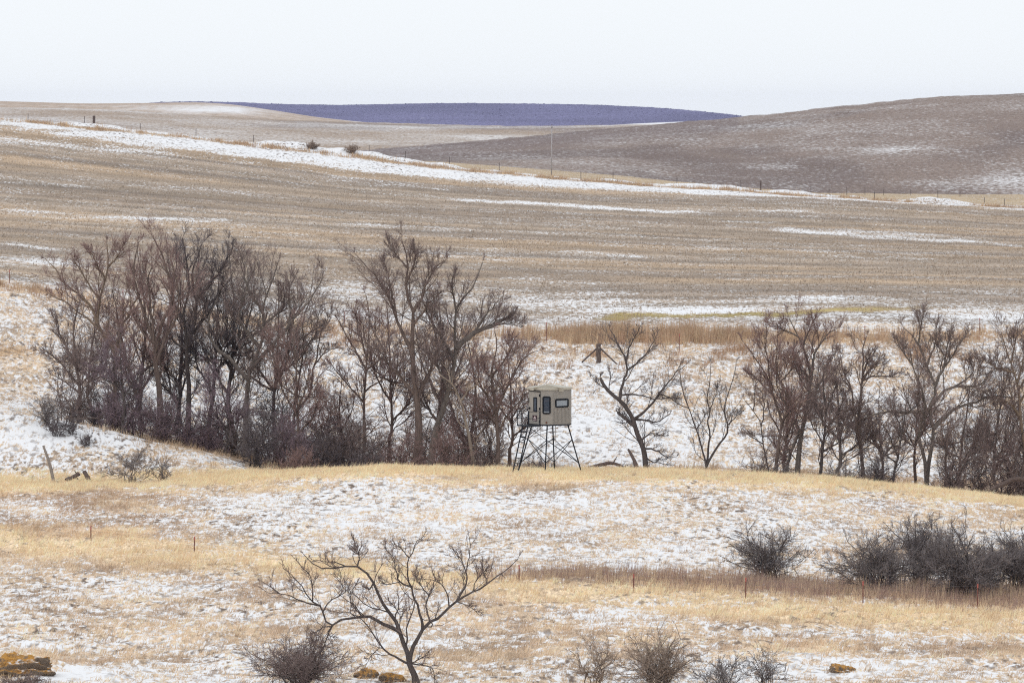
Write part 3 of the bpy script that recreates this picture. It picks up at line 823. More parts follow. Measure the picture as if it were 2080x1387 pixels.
tree('bare_tree', 'bare tree with a crooked elbow halfway up its brown trunk', 'tree', [
    (z6((300, 1190), (320, 1030), (338, 870), (300, 740), (260, 610), (150, 440), (100, 370)), (6.5, 1.2)),
    (z6((340, 870), (400, 740), (330, 620), (300, 500), (310, 380)), (4, 1)), (z6((262, 610), (240, 400), (240, 250)), (3, .9)), (z6((320, 640), (400, 540), (440, 440)), (2.6, .8)), (z6((290, 700), (180, 600), (120, 560)), (2.4, .8))],
     262, 'brown', 'red', G_RIGHT, l1=1.6, n1=11, n2=7, n3=6)
tree('bare_tree', 'stout grey trunk with the highest dome-shaped crown of the tree row', 'tree', [
    (z6((440, 1230), (450, 1080), (465, 950), (485, 850), (510, 700), (530, 560), (480, 400), (430, 300), (380, 200)), (9.5, 1.2)),
    (z6((530, 570), (560, 420), (640, 300), (690, 280)), (4.5, 1)), (z6((455, 960), (400, 830), (330, 690), (300, 560)), (5, 1.1)), (z6((505, 720), (600, 580), (680, 430)), (4.5, 1.1)),
    (z6((490, 420), (520, 280), (560, 200)), (3, .9)), (z6((430, 310), (350, 280), (310, 260)), (2.4, .8)), (z6((385, 960), (380, 1080), (370, 1200)), (4, 4)), (z6((530, 600), (440, 500), (380, 400)), (3, .9))],
     263, 'grey', 'red', G_RIGHT, l1=1.5, n1=12, n2=7, n3=6)
tree('bare_tree', 'grey bare tree with fan-like low branches, next to the stout domed one', 'tree', [
    (z6((580, 1250), (600, 1090), (615, 950), (620, 780), (600, 600), (610, 500)), (6, 1.1)), (z6((612, 970), (700, 800), (740, 700)), (3, .9)), (z6((610, 1080), (720, 1000), (800, 930)), (3, .9)),
    (z6((618, 800), (680, 660), (690, 560)), (2.6, .8)), (z6((605, 1020), (540, 900), (520, 780)), (2.6, .8)), (z6((615, 900), (560, 740), (560, 640)), (2.4, .8))],
     260.5, 'dark', 'brown', G_RIGHT, l1=1.45, n1=11, n2=7, n3=6)
tree('bare_tree', 'battered bare tree with a dark knotted broken head', 'tree', [
    (z6((868, 1240), (850, 1080), (828, 930), (800, 780), (785, 650), (740, 560), (720, 470)), (7, 1.4)), (z6((830, 940), (842, 780), (852, 600), (860, 450), (882, 320)), (5, 1.4)),
    (z6((850, 620), (920, 520), (990, 460)), (3.6, 1.2)), (z6((855, 560), (900, 460), (950, 450)), (3.4, 1.4)), (z6((805, 815), (700, 810), (640, 770)), (3, .9)), (z6((790, 660), (720, 570), (690, 500)), (2.6, .8)), (z6((848, 620), (920, 590), (1000, 580), (1120, 590)), (3, .9))],
     262, 'brown', 'brown', G_RIGHT, l1=1.2, n1=10, n2=6, n3=6, wander=.22)
tree('bare_tree', 'small dark leaning tree in front of the widest crowned one', 'tree', [
    (z6((1050, 1270), (1080, 1100), (1110, 950), (1130, 820), (1150, 700)), (4.5, 1.1)), (z6((1085, 1080), (1030, 960), (980, 880)), (2.6, .8)), (z6((1110, 950), (1060, 800), (1050, 680)), (2.6, .8)), (z6((1128, 830), (1210, 760), (1220, 660)), (2.4, .8)),
    (z6((1070, 1140), (1000, 1080), (960, 990)), (2.2, .8))],
     259.5, 'dark', 'brown', G_RIGHT, l1=1.2, n1=9, n2=6, n3=6)
tree('bare_tree', 'widest crowned bare tree with twin trunks and a long limb sweeping sideways', 'tree', [
    (z6((1268, 1290), (1275, 1150), (1312, 950), (1292, 800), (1330, 660), (1270, 520), (1200, 350), (1120, 270)), (7.5, 1.2)),
    (z6((1245, 1290), (1240, 1180), (1212, 950), (1258, 760), (1230, 640), (1165, 500), (1155, 400)), (6, 1.3)), (z6((1330, 670), (1380, 540), (1450, 420), (1530, 300)), (4.5, 1.1)),
    (z6((1312, 945), (1400, 850), (1520, 770), (1700, 710), (1880, 720)), (5.5, 1.4)), (z6((1300, 770), (1420, 650), (1600, 640), (1700, 540), (1800, 520)), (4.5, 1.2)), (z6((1265, 785), (1130, 795), (1000, 810), (870, 840)), (5, 1.6)),
    (z6((1275, 530), (1320, 380), (1330, 240)), (3.4, .9)), (z6((1210, 370), (1230, 270), (1250, 170)), (2.8, .8)), (z6((1390, 530), (1400, 400), (1430, 300)), (3, .9)), (z6((1160, 490), (1100, 400), (1070, 330)), (2.8, .8)), (z6((1450, 630), (1560, 560), (1580, 450)), (2.8, .8))],
     261.5, 'grey', 'brown', G_RIGHT, l1=1.6, n1=11, n2=6, n3=6)
tree('bare_tree', 'pole-straight thin double stem between the widest crown and the last tree', 'tree', [
    (z6((1385, 1280), (1400, 1050), (1398, 900), (1380, 700)), (2.6, .8)), (z6((1380, 1180), (1375, 1000), (1360, 850)), (2, .7)), (z6((1400, 980), (1450, 880), (1460, 800)), (1.6, .6))],
     259.5, 'brown', 'brown', G_RIGHT, l1=.9, n1=8, n2=5, n3=5)
tree('bare_tree', 'half-hidden tan trunk with upswept limbs, last of the tree row', 'tree', [
    (z6((1900, 1230), (1890, 1080), (1872, 850), (1850, 650), (1820, 520), (1780, 420), (1750, 300)), (6.5, 1.2)), (z6((1835, 570), (1700, 520), (1640, 480)), (3, .9)), (z6((1848, 640), (1890, 480), (1900, 350)), (4, 1)),
    (z6((1870, 820), (1780, 740), (1660, 700)), (3.4, 1)), (z6((1800, 470), (1840, 350), (1850, 260)), (2.8, .8)), (z6((1860, 740), (1920, 640), (1960, 560)), (3, .9))],
     262, 'tan', 'brown', G_RIGHT, l1=1.6, n1=12, n2=7, n3=6)

PROTO_T, PROTO_B = [], []
def copy_plant(src, label, group, px, d, k, mats):
    r_ = src.copy(); COL.objects.link(r_)
    X, Y, _ = px2w(px, 900, d)
    r_.location = (float(X), float(Y), float(terr_z(px, d)))
    r_.rotation_euler = (0, 0, rng.choice([0, math.pi])+rng.uniform(-.5, .5))
    r_.scale = tuple(src.scale[i]*k[i] for i in range(3))
    r_['label'] = label; r_['group'] = group
    for ch in src.children:
        c_ = ch.copy(); COL.objects.link(c_); c_.parent = r_
        c_.material_slots[0].link = 'OBJECT'
        c_.material_slots[0].material = mats[0] if c_.name.split('.')[0] in ('trunk', 'stem') else mats[1]
    return r_
def auto_tree(label, group, x, yb, yt, w, d, bark_, twig, l1=1.3):
    h_ = yb-yt; r = max(3.2, h_*.02)
    if len(PROTO_T) >= 7:
        src, hs, ws, ds = PROTO_T[(len(PROTO_T)*3+int(x)) % 7]
        copy_plant(src, label, group, x, d, (w*d/(ws*ds), w*d/(ws*ds), h_*d/(hs*ds)), (BARK[bark_], TWIG[twig]))
        return
    fx = x+rng.uniform(-.12, .12)*w; fy_ = yb-h_*rng.uniform(.10, .26)
    top = (x+rng.uniform(-.15, .15)*w, yt)
    limbs = [([(x, yb), ((x+fx)/2+rng.uniform(-4, 4), (yb+fy_)/2), (fx, fy_), ((fx+top[0])/2+rng.uniform(-.12, .12)*w, (fy_+yt)/2), top], (r, 1))]
    for k_ in range(5):
        sd_ = -1 if k_ % 2 else 1
        f_ = rng.uniform(.0, .35)
        p0 = (fx+(top[0]-fx)*f_, fy_+(yt-fy_)*f_)
        e_ = (x+sd_*w*rng.uniform(.25, .6), yt+h_*rng.uniform(.05, .62))
        limbs.append(([p0, (p0[0]+(e_[0]-p0[0])*.6, p0[1]+(e_[1]-p0[1])*.4), e_], (r*.55, .9)))
    PROTO_T.append((tree('bare_tree', label, 'tree', limbs, d, bark_, twig, group, l1=l1*1.2, n1=12, n2=7, n3=6, t1=.1), h_, w, d))
for FL, (x, yb, yt, w, d, b_, t_) in zip(['bare leftmost hidden thin tree, behind the pale-limbed one', 'bare thin tree squeezed between pale-limbed tree and many-limbed tree', 'bare thin tree behind the many-limbed tree', 'bare thin dark tree just past the straight broom-topped tree', 'bare grey thin tree with a high top behind the gap', 'bare thin tree behind the broad forked grey tree', 'bare low reddish tree leaning over the purplish brush clumps', 'bare thin reddish tree behind the domed brown bush', 'bare thin reddish tree just before the tallest tree', 'bare grey-trunked thin tree behind the leaning tree with broken limb', 'bare thin reddish tree behind the pale dead snag', 'bare low thin tree right behind the tower railing', 'bare dark purplish small tree at the snowbank edge of the thicket', 'bare dark purplish small tree above the vase-shaped bush'], [(190, 850, 600, 110, 274, 'brown', 'brown'), (290, 870, 500, 120, 275, 'brown', 'red'), (355, 880, 540, 90, 276, 'dark', 'brown'), (425, 880, 540, 130, 275, 'dark', 'dark'),
                                  (475, 880, 495, 120, 276, 'grey', 'grey'), (560, 900, 560, 130, 275, 'brown', 'brown'), (600, 920, 650, 90, 267, 'brown', 'red'), (690, 920, 745, 80, 274, 'brown', 'red'),
                                  (790, 930, 640, 90, 275, 'brown', 'red'), (900, 930, 600, 130, 274, 'grey', 'brown'), (960, 930, 660, 120, 273, 'brown', 'red'), (1035, 930, 720, 90, 276, 'brown', 'brown'), (250, 860, 680, 100, 265, 'dark', 'purple'), (455, 880, 700, 110, 266, 'dark', 'purple')]):
    auto_tree(FL, 'thin trees crowded inside the thicket', x, yb, yt, w, d, b_, t_)
for FR, (x, yb, yt, w, d, b_, t_) in zip(['thin bare tree behind the elbowed tree at the near end of the row', 'thin bare tree behind the fan-branched grey tree', 'thin bare tree behind the battered tree', 'thin bare tree behind the small dark leaning tree', 'thin bare tree behind the long sweeping limb', 'thin bare tree just before the last tan trunk of the row'], [(1600, 960, 720, 90, 268, 'brown', 'red'), (1700, 960, 720, 110, 268, 'grey', 'brown'), (1790, 960, 760, 100, 267, 'brown', 'brown'), (1860, 960, 720, 100, 269, 'brown', 'red'), (1960, 970, 740, 110, 268, 'brown', 'brown'), (2030, 980, 700, 120, 267, 'grey', 'brown')]):
    auto_tree(FR, 'thin trees behind the tree row', x, yb, yt, w, d, b_, t_)

# ------------------------------------------------------------------ foreground tree
tree('spreading_tree', 'dark gnarled wide-spreading bare tree alone in the near pasture', 'tree', [
    (z7((1192, 1130), (1180, 1050), (1150, 980), (1135, 890), (1090, 780), (1040, 670), (960, 550), (900, 430), (830, 350), (770, 318), (690, 335), (600, 345), (520, 320), (450, 255)), (8.2, 1.0)),
    (z7((1092, 785), (1000, 730), (900, 700), (800, 680), (700, 695), (632, 720), (600, 690), (570, 600), (500, 520), (400, 420), (290, 350)), (5.2, .9)),
    (z7((1150, 960), (1160, 880), (1200, 790), (1250, 710), (1330, 650), (1400, 600), (1470, 540), (1580, 490), (1680, 430), (1780, 350), (1850, 280)), (6.2, .9)),
    (z7((1212, 750), (1200, 640), (1160, 500), (1140, 400), (1130, 270), (1190, 160), (1250, 100)), (4, .8)),
    (z7((770, 318), (800, 240), (765, 130)), (2, .6)), (z7((740, 310), (640, 290), (500, 285)), (1.8, .6)), (z7((830, 345), (820, 270), (780, 200)), (1.6, .6)),
    (z7((560, 580), (440, 555), (320, 510), (180, 430)), (2.4, .6)), (z7((640, 715), (600, 790), (570, 900)), (2.4, .8)), (z7((635, 720), (560, 730), (490, 830)), (2, .7)),
    (z7((600, 640), (640, 560), (720, 500), (700, 430), (660, 380)), (2, .6)), (z7((505, 530), (495, 400), (400, 290)), (2, .6)), (z7((820, 680), (760, 580), (760, 500), (800, 420)), (2, .6)),
    (z7((1475, 540), (1520, 440), (1530, 340), (1545, 230), (1530, 140)), (3, .7)), (z7((1520, 360), (1470, 250), (1430, 210)), (1.8, .6)), (z7((1400, 595), (1385, 490), (1330, 430), (1200, 400)), (2.2, .6)),
    (z7((1135, 470), (1060, 420), (1040, 280), (980, 200)), (2.6, .7)), (z7((1130, 285), (1080, 200), (1040, 180)), (1.8, .6)), (z7((1070, 440), (1000, 445), (930, 430)), (1.5, .5)),
    (z7((1248, 705), (1240, 600), (1260, 520), (1330, 430)), (2.6, .7)), (z7((1255, 515), (1200, 430), (1180, 370)), (1.8, .6)), (z7((1145, 975), (1000, 890), (930, 800), (860, 710), (760, 640), (620, 620)), (3.2, .7)),
    (z7((1170, 990), (1200, 950), (1255, 910)), (2, .9)), (z7((1175, 1000), (1290, 1000), (1310, 1090)), (2.2, .8)), (z7((1000, 890), (940, 860), (840, 980)), (1.6, .6)), (z7((910, 445), (880, 475), (870, 470)), (2.2, 1.6)),
    (z7((1060, 760), (1070, 640), (1010, 550)), (1.6, .6)), (z7((1470, 570), (1540, 590), (1600, 640)), (1.5, .5)), (z7((1680, 430), (1640, 360), (1620, 300)), (1.6, .5)), (z7((1560, 490), (1580, 420), (1660, 330)), (1.6, .5))],
     146, 'dark', 'brown', None, l1=.66, n1=8, n2=3, n3=3, tw=.0052, depth=.3, wander=.2, t1=.2)

# ------------------------------------------------------------------ shrubs
GB = 'purplish brush at the foot of the thicket'
shrub('thicket_bush', 'loose grey bush on the bank at the open end of the thicket', 'bush', 97, 868, 80, 78, 262.5, 'grey', stems=18, n1=8, n2=6)
shrub('thicket_bush', 'low spiky dark bush on the snowbank above the leaning snag', 'bush', 115, 912, 62, 46, 261, 'dark', stems=16, n1=6, n2=5, upright=.3)
shrub('thicket_bush', 'small spiky dark bush at the downhill end of the snowbank brush', 'bush', 175, 922, 50, 36, 260, 'dark', stems=13, n1=6, n2=5, upright=.3)
shrub('thicket_bush', 'tuft of dark twigs halfway along the snowbank brush', 'bush', 146, 914, 50, 56, 261.5, 'dark', stems=13, n1=6, n2=5, upright=.2)
shrub('spreading_shrub', 'flat-topped spreading shrub with bare crooked stems below the snowbank', 'bush', 262, 975, 165, 72, 250.5, 'grey', 'grey', stems=15, n1=9, n2=8, curve=1.2, low=.25)
shrub('spreading_shrub', 'little upright shrub beside the flat-topped one', 'bush', 330, 973, 46, 56, 250.5, 'grey', stems=7, n1=8, n2=4, upright=.3)
for (x, y, w, h_, d, tw_, lab) in [
    (225, 880, 70, 105, 266, 'purple', 'purplish brush clump under the tall pale-barked tree'),
    (270, 890, 80, 115, 265.5, 'purple', 'purplish brush clump at the top of the snowbank edge'),
    (322, 898, 80, 120, 265.5, 'purple', 'tallest purplish brush clump, under the many-limbed tree'),
    (392, 900, 62, 100, 266, 'purple', 'upright purplish brush clump under the straight dark tree'),
    (428, 896, 50, 85, 266, 'purple', 'thin purplish brush clump in the gap before the vase-shaped bush'),
    (590, 935, 95, 130, 264, 'purple', 'tall purplish brush clump behind the red-brown mound'),
    (660, 930, 90, 115, 266, 'dark', 'dark brush clump between the purplish clump and the domed brown bush')]:
    shrub('thicket_bush', lab, 'bush', x, y, w, h_, d, tw_, 'brown', stems=22, n1=8, n2=6, group=GB, upright=.45, curve=.2)
shrub('vase_bush', 'vase-shaped dark bush with a narrow black foot on the snow', 'bush', 522, 912, 115, 145, 262, 'dark', stems=20, n1=10, n2=8, curve=.6, low=.05)
shrub('mound_bush', 'dense red-brown mound of twigs at the edge of the golden grass', 'bush', 612, 955, 105, 66, 257, 'red', 'brown', stems=34, n1=7, n2=6)
shrub('thicket_bush', 'large domed brown bush in the middle of the thicket', 'bush', 712, 925, 165, 155, 267, 'brown', stems=24, n1=11, n2=9, low=.1)
shrub('thicket_bush', 'dark bush whose roots show black above the golden grass', 'bush', 745, 935, 110, 95, 263, 'dark', stems=16, n1=8, n2=6, curve=.8)
shrub('thicket_bush', 'reddish brush filling the foot of the tallest tree', 'bush', 815, 940, 110, 150, 264.5, 'red', 'brown', stems=18, n1=9, n2=7, upright=.2)
shrub('thicket_bush', 'reddish brush around the foot of the leaning tree with the broken limb', 'bush', 905, 945, 110, 135, 263, 'red', 'brown', stems=18, n1=9, n2=7, upright=.2)
shrub('thicket_bush', 'grey-brown brush behind the pale dead snag', 'bush', 962, 945, 100, 120, 264, 'brown', 'brown', stems=18, n1=9, n2=7)
shrub('thicket_bush', 'dark low brush seen between the legs of the tower', 'bush', 1100, 950, 100, 85, 262, 'dark', stems=16, n1=8, n2=6)
shrub('thicket_bush', 'brown low brush behind the ladder of the tower', 'bush', 1030, 950, 70, 60, 264, 'brown', 'brown', stems=9, n1=6, n2=4)
shrub('thicket_bush', 'grey brush sprouting beside the fallen stump beyond the tower', 'bush', 1250, 948, 90, 85, 262.5, 'grey', stems=11, n1=8, n2=5, upright=.2)
shrub('thicket_bush', 'sparse thin brush between the leaning tree and the three-stemmed one', 'bush', 1345, 950, 80, 60, 261.5, 'grey', stems=9, n1=6, n2=5)
shrub('thicket_bush', 'low scrub just past the three-stemmed tree', 'bush', 1500, 955, 60, 55, 260, 'grey', stems=8, n1=6, n2=5, upright=.3)
for (x, y, w, h_, d, tw_, lab) in [
    (1540, 958, 70, 80, 259.5, 'brown', 'brush around the first thin stem of the tree row'),
    (1590, 965, 70, 60, 260, 'grey', 'brush at the foot of the elbowed tree'),
    (1710, 975, 95, 70, 259, 'grey', 'brush between the fan-branched tree and the battered one'),
    (1780, 980, 100, 85, 259, 'dark', 'brush beside the foot of the battered tree'),
    (1930, 995, 95, 110, 259.5, 'brown', 'tall brush beyond the twin trunks'),
    (1990, 1000, 110, 150, 260.5, 'brown', 'highest brush before the last tree of the row'),
    (2045, 1000, 100, 165, 264, 'red', 'reddish brush behind the upturned roots'),
    (2085, 1000, 80, 150, 262, 'brown', 'brush cut by the frame beside the last tree')]:
    shrub('thicket_bush', lab, 'bush', x, y, w*1.15, h_*1.3, d, tw_, 'dark', stems=18, n1=9, n2=7, group='brush under the tree row')
for FB, (x, y, w, h_, d, tw_) in zip(['tangled thicket brush below the short first tree', 'tangled thicket brush between the first two trees', 'tangled thicket brush behind the first purplish clumps', 'tangled thicket brush behind the tallest purplish clump', 'tangled thicket brush behind the upright purplish clump', 'tangled thicket brush around the gap before the vase-shaped bush', 'tangled thicket brush right behind the vase-shaped bush', 'tangled thicket brush behind the red-brown mound', 'tangled thicket brush behind the domed brown bush', 'tangled thicket brush between domed brown bush and tallest tree', 'tangled thicket brush behind the foot of the tallest tree', 'tangled thicket brush behind the foot of the dead snag', 'tangled thicket brush behind the bushy tree beside the tower', 'tangled thicket brush behind the tower ladder, lowest of the tangle'], [(150, 860, 90, 90, 267, 'brown'), (190, 870, 80, 80, 270, 'dark'), (250, 880, 110, 110, 272, 'brown'), (340, 890, 110, 80, 273, 'dark'), (420, 900, 110, 80, 272, 'purple'), (480, 905, 100, 70, 273, 'brown'),
                              (560, 915, 120, 140, 272, 'dark'), (630, 930, 120, 100, 271, 'purple'), (690, 935, 120, 95, 272, 'brown'), (770, 940, 110, 80, 271, 'red'), (860, 945, 120, 105, 271, 'brown'), (940, 950, 120, 110, 271, 'red'), (985, 950, 90, 115, 269, 'brown'), (1068, 950, 70, 40, 268, 'brown')]):
    if len(PROTO_B) >= 6:
        src, hs, ws, ds = PROTO_B[int(x) % 6]
        copy_plant(src, FB, 'tangled brush inside the thicket', x, d, (w*d/(ws*ds), w*d/(ws*ds), h_*d/(hs*ds)), (BARK['brown'], TWIG[tw_]))
        continue
    PROTO_B.append((shrub('thicket_bush', FB, 'bush', x, y, w*1.2, h_*1.55, d, tw_, 'brown', stems=17, n1=9, n2=6, group='tangled brush inside the thicket', upright=.35), h_, w, d))
# brush on the slope behind
# round bushes in the pasture
def pbush(lab, x, y, w, h_, d=None, st=36, n1=11, n2=9, curve=.8, low=.08):
    shrub('round_bush', lab, 'bush', x, y, w, h_, d, 'bush', 'dark', stems=st, n1=n1, n2=n2, group='dark round bushes along the pasture fence', curve=curve, low=low, tw=.0066)
pbush('single dark round bush standing apart with two wide side branches', 1570, 1178, 225, 124, None, 30, 10, 8, .7, .02)
pbush('first bush of the clump, lighter and leaning outwards on bare stems', 1785, 1194, 255, 142, 188)
pbush('bush half hidden between the two big ones of the clump', 1868, 1188, 200, 150, 193)
pbush('largest domed bush of the clump with many black stems', 1955, 1200, 240, 170, 187, 42, 11, 9)
pbush('dark bush of the clump cut off by the frame edge', 2075, 1194, 175, 150, 189)
pbush('low dark bush filling the gap beside the largest domed one', 2018, 1192, 120, 110, 190, 16, 8, 7)
# bottom edge
shrub('thicket_bush', 'dense grey-brown bush under the drooping limb of the spreading tree', 'bush', 608, 1406, 235, 122, 146.5, 'brown', 'grey', stems=46, n1=11, n2=8, tw=.0048)
shrub('thicket_bush', 'thin upright tan sapling near the bottom of the pasture', 'bush', 1212, 1404, 115, 140, 146, 'tan', 'tan', stems=9, n1=12, n2=7, tw=.0045, upright=.1)
shrub('thicket_bush', 'tan bush beside the thin sapling', 'bush', 1335, 1406, 205, 135, 146, 'tan', 'grey', stems=34, n1=10, n2=8, tw=.0046)
shrub('thicket_bush', 'sparse dark shrub on the snow at the bottom, beside the tan bush', 'bush', 1472, 1404, 145, 85, 146, 'grey', stems=18, n1=9, n2=5, tw=.0045)
shrub('thicket_bush', 'sparse dark shrub on the snow nearest the lichen rock', 'bush', 1550, 1404, 115, 82, 146, 'grey', stems=15, n1=9, n2=5, tw=.0045)
# tumbleweeds on the drift
for (x, y, w, h_, lab) in [(634, 309, 34, 17, 'round brown tumbleweed on the snowdrift, nearer the tall fence post'), (714, 320, 42, 20, 'larger brown tumbleweed on the snowdrift beside a white hump')]:
    shrub('tumbleweed', lab, 'tumbleweed', x, y, w, h_, 652, 'tan', 'tan', stems=30, n1=8, n2=4, tw=.016)

# ------------------------------------------------------------------ small solid helpers
def bm_obj(name, bm, mat, parent=None, smooth=False):
    me = bpy.data.meshes.new(name); bm.to_mesh(me); bm.free()
    for p in me.polygons: p.use_smooth = smooth
    me.materials.append(mat)
    o = bpy.data.objects.new(name, me); COL.objects.link(o)
    if parent: o.parent = parent
    return o
def add_box(bm, c, s, rot=None, bev=0.0):
    r = bmesh.ops.create_cube(bm, size=1.0)
    M = Matrix.Translation(c) @ (rot.to_4x4() if rot else Matrix.Identity(4)) @ Matrix.Diagonal((*s, 1))
    bmesh.ops.transform(bm, matrix=M, verts=r['verts'])
    if bev:
        es = list({e for v in r['verts'] for e in v.link_edges})
        bmesh.ops.bevel(bm, geom=es, offset=bev, segments=1, affect='EDGES')
def add_tube(bm, a, b, r0, r1=None, k=8):
    a, b = Vector(a), Vector(b); d = b-a
    r = bmesh.ops.create_cone(bm, cap_ends=True, segments=k, radius1=r0, radius2=r1 or r0, depth=d.length)
    M = Matrix.Translation((a+b)/2) @ d.to_track_quat('Z', 'Y').to_matrix().to_4x4()
    bmesh.ops.transform(bm, matrix=M, verts=r['verts'])
def box_obj(name, c, s, mat, parent, rot=None, bev=0.0):
    bm = bmesh.new(); add_box(bm, Vector(c), s, rot, bev); return bm_obj(name, bm, mat, parent)
def tube_obj(name, a, b, r, mat, parent, r1=None, k=8):
    bm = bmesh.new(); add_tube(bm, a, b, r, r1, k); return bm_obj(name, bm, mat, parent, k > 6)

# ------------------------------------------------------------------ hunting tower
M_WALL = noisy_mat('tan_fibreglass', (0.248, 0.230, 0.212), (0.298, 0.278, 0.256), 1.3, 0.55, 0.4)
M_ROOF = noisy_mat('pale_tan_roof', (0.40, 0.37, 0.31), (0.45, 0.42, 0.36), 2.0, 0.5, 0.4)
M_SEAM = noisy_mat('dark_seam_rubber', (0.05, 0.045, 0.042), (0.07, 0.06, 0.055), 9.0, 0.8)  # dark brown rubber for gasket, drip edge and latch
M_BLK = noisy_mat('black_rubber', (0.006, 0.007, 0.011), (0.011, 0.012, 0.017), 8.0, 0.8, 0.15)
M_STEEL = noisy_mat('dark_painted_steel', (0.008, 0.011, 0.018), (0.018, 0.022, 0.032), 12.0, 0.65, 0.25)
M_GLASS = noisy_mat('tinted_window_glass', (0.025, 0.036, 0.058), (0.04, 0.056, 0.082), 2.0, 0.12, 0.4)
M_GLASSL = noisy_mat('sky_toned_window_glass', (0.20, 0.23, 0.27), (0.27, 0.30, 0.34), 5.0, 0.12, 0.9)  # sky reflection and sill glint put into this pale glass colour
M_REFL = noisy_mat('painted_hill_reflection', (0.05, 0.055, 0.075), (0.075, 0.08, 0.10), 6.0, 0.9)  # colour of the hill reflection painted on the tall pane
M_SIGN = noisy_mat('maroon_sign', (0.04, 0.018, 0.028), (0.055, 0.022, 0.032), 9.0, 0.5)
M_SIGNW = noisy_mat('pinkish_white_print', (0.66, 0.52, 0.54), (0.75, 0.66, 0.66), 20.0, 0.6)
M_WHITE = noisy_mat('white_plastic', (0.55, 0.57, 0.62), (0.66, 0.68, 0.72), 9.0, 0.5)
M_BOLT = noisy_mat('rusty_bolt', (0.10, 0.055, 0.045), (0.16, 0.08, 0.06), 30.0, 0.7)

DB = 247.0
SB = DB/F                                             # metres per photo pixel at the tower
bx_, by_, _ = px2w(1117, 957, DB)
bz_ = float(terr_z(1117, DB))
zpx = lambda y: float(px2w(1117, y, DB)[2])-bz_       # local height of a photo row
tw = thing('hunting_tower', 'tan eight-sided hunting blind on dark splayed steel legs with a ladder', 'hunting blind', (float(bx_), DB, bz_), math.radians(36.0))
# local frame: wide faces look along -y (window side), -x (door side, with deck), +x, +y
A_, Cc = 0.50, 0.41                                    # half wide side, chamfer depth
E = A_+Cc                                              # half overall width
OCT = [(-A_, -E), (A_, -E), (E, -A_), (E, A_), (A_, E), (-A_, E), (-E, A_), (-E, -A_)]
zf, zt = zpx(861), zpx(789.5)                          # floor and wall top
def oct_prism(bm, sc_, z0, z1, cap=True):
    lo = [bm.verts.new((x*sc_, y*sc_, z0)) for x, y in OCT]; hi = [bm.verts.new((x*sc_, y*sc_, z1)) for x, y in OCT]
    for i in range(8):
        j = (i+1) % 8; bm.faces.new((lo[i], lo[j], hi[j], hi[i]))
    if cap: bm.faces.new(lo[::-1]); bm.faces.new(hi)
bm = bmesh.new(); oct_prism(bm, 1.0, zf+.03, zt); bm_obj('wall', bm, M_WALL, tw)
bm = bmesh.new(); oct_prism(bm, 1.015, zf-.03, zf+.03); bm_obj('floor_rim', bm, M_STEEL, tw)
# face frames: origin at face centre bottom, u along the wall (as seen from outside, left to right), n outwards
def face(i):
    p, q = Vector((*OCT[i], 0)), Vector((*OCT[(i+1) % 8], 0))
    u = (q-p).normalized(); n_ = Vector((u.y, -u.x, 0)); c = (p+q)/2
    return c, u, n_
def fpt(i, u_, z_, n_=0.0):
    c, u, nn = face(i); v = c+u*u_+nn*n_; v.z = z_; return v
def frot(i):
    c, u, nn = face(i)
    return Matrix((u, -nn, Vector((0, 0, 1)))).transposed()
def panel(name, i, u_, z_, w_, h_, th, mat, parent=tw, off=0.0, bev=0.0):
    c = fpt(i, u_, z_, off+th/2)
    return box_obj(name, c, (w_, th, h_), mat, parent, frot(i), bev)
def rounded(name, i, u_, z_, w_, h_, rad, th, mat, parent, off, hole=0.0):
    """rounded plate on a face; hole = frame width (0 = solid)"""
    def ring(w2, h2, r2):
        P_ = []
        for cx, cz, a0 in ((w2-r2, h2-r2, 0), (-w2+r2, h2-r2, 90), (-w2+r2, -h2+r2, 180), (w2-r2, -h2+r2, 270)):
            for k in range(4):
                a = math.radians(a0+30*k); P_.append((cx+r2*math.cos(a), cz+r2*math.sin(a)))
        return P_
    bm = bmesh.new()
    def vs(P_, o): return [bm.verts.new(fpt(i, u_+p[0], z_+p[1], off+o)) for p in P_]
    po = ring(w_/2, h_/2, rad)
    of, ob = vs(po, th), vs(po, 0)
    nn = len(po)
    for k in range(nn): bm.faces.new((ob[k], ob[(k+1) % nn], of[(k+1) % nn], of[k]))
    if hole:
        pi_ = ring(w_/2-hole, h_/2-hole, max(.01, rad-hole))
        f2, b2 = vs(pi_, th), vs(pi_, 0)
        for k in range(nn):
            j = (k+1) % nn
            bm.faces.new((of[k], of[j], f2[j], f2[k])); bm.faces.new((f2[k], f2[j], b2[j], b2[k]))
    else: bm.faces.new(of)
    bmesh.ops.recalc_face_normals(bm, faces=bm.faces[:])
    return bm_obj(name, bm, mat, parent)
FD, FC, FW, FE = 6, 7, 0, 1                            # door side, chamfer, window side, next chamfer
# door on face 6 (from (-E,A) to (-E,-A))
dz0, dz1 = zpx(859.5), zpx(794.5)
dh = dz1-dz0
door = panel('door', FD, 0.03, (dz0+dz1)/2, .84, dh, .035, M_WALL, off=.004, bev=.006)
rounded('door_gasket', FD, 0.03, (dz0+dz1)/2, .885, dh+.05, .02, .012, M_SEAM, door, 0.003, hole=.028)
panel('drip_edge', FD, .03, dz1+.035, .92, .035, .06, M_SEAM, door, .002)
zc = (zpx(805)+zpx(835))/2; wh = zpx(805)-zpx(835)
wnd = rounded('window', FD, .10, zc, .30, wh, .04, .018, M_BLK, door, .036, hole=.055)
rounded('pane', FD, .10, zc, .215, wh-.06, .02, .006, M_GLASS, wnd, .038)
for zz in (801, 828, 854):
    panel('hinge', FD, .455, zpx(zz), .055, .11, .05, M_BLK, door, .02, .008)
panel('handle', FD, -.34, zpx(828), .07, .10, .07, M_BLK, door, .03, .012)
sg = panel('sign', FD, .06, zpx(847.5), .36, .28, .006, M_SIGN, door, .041)
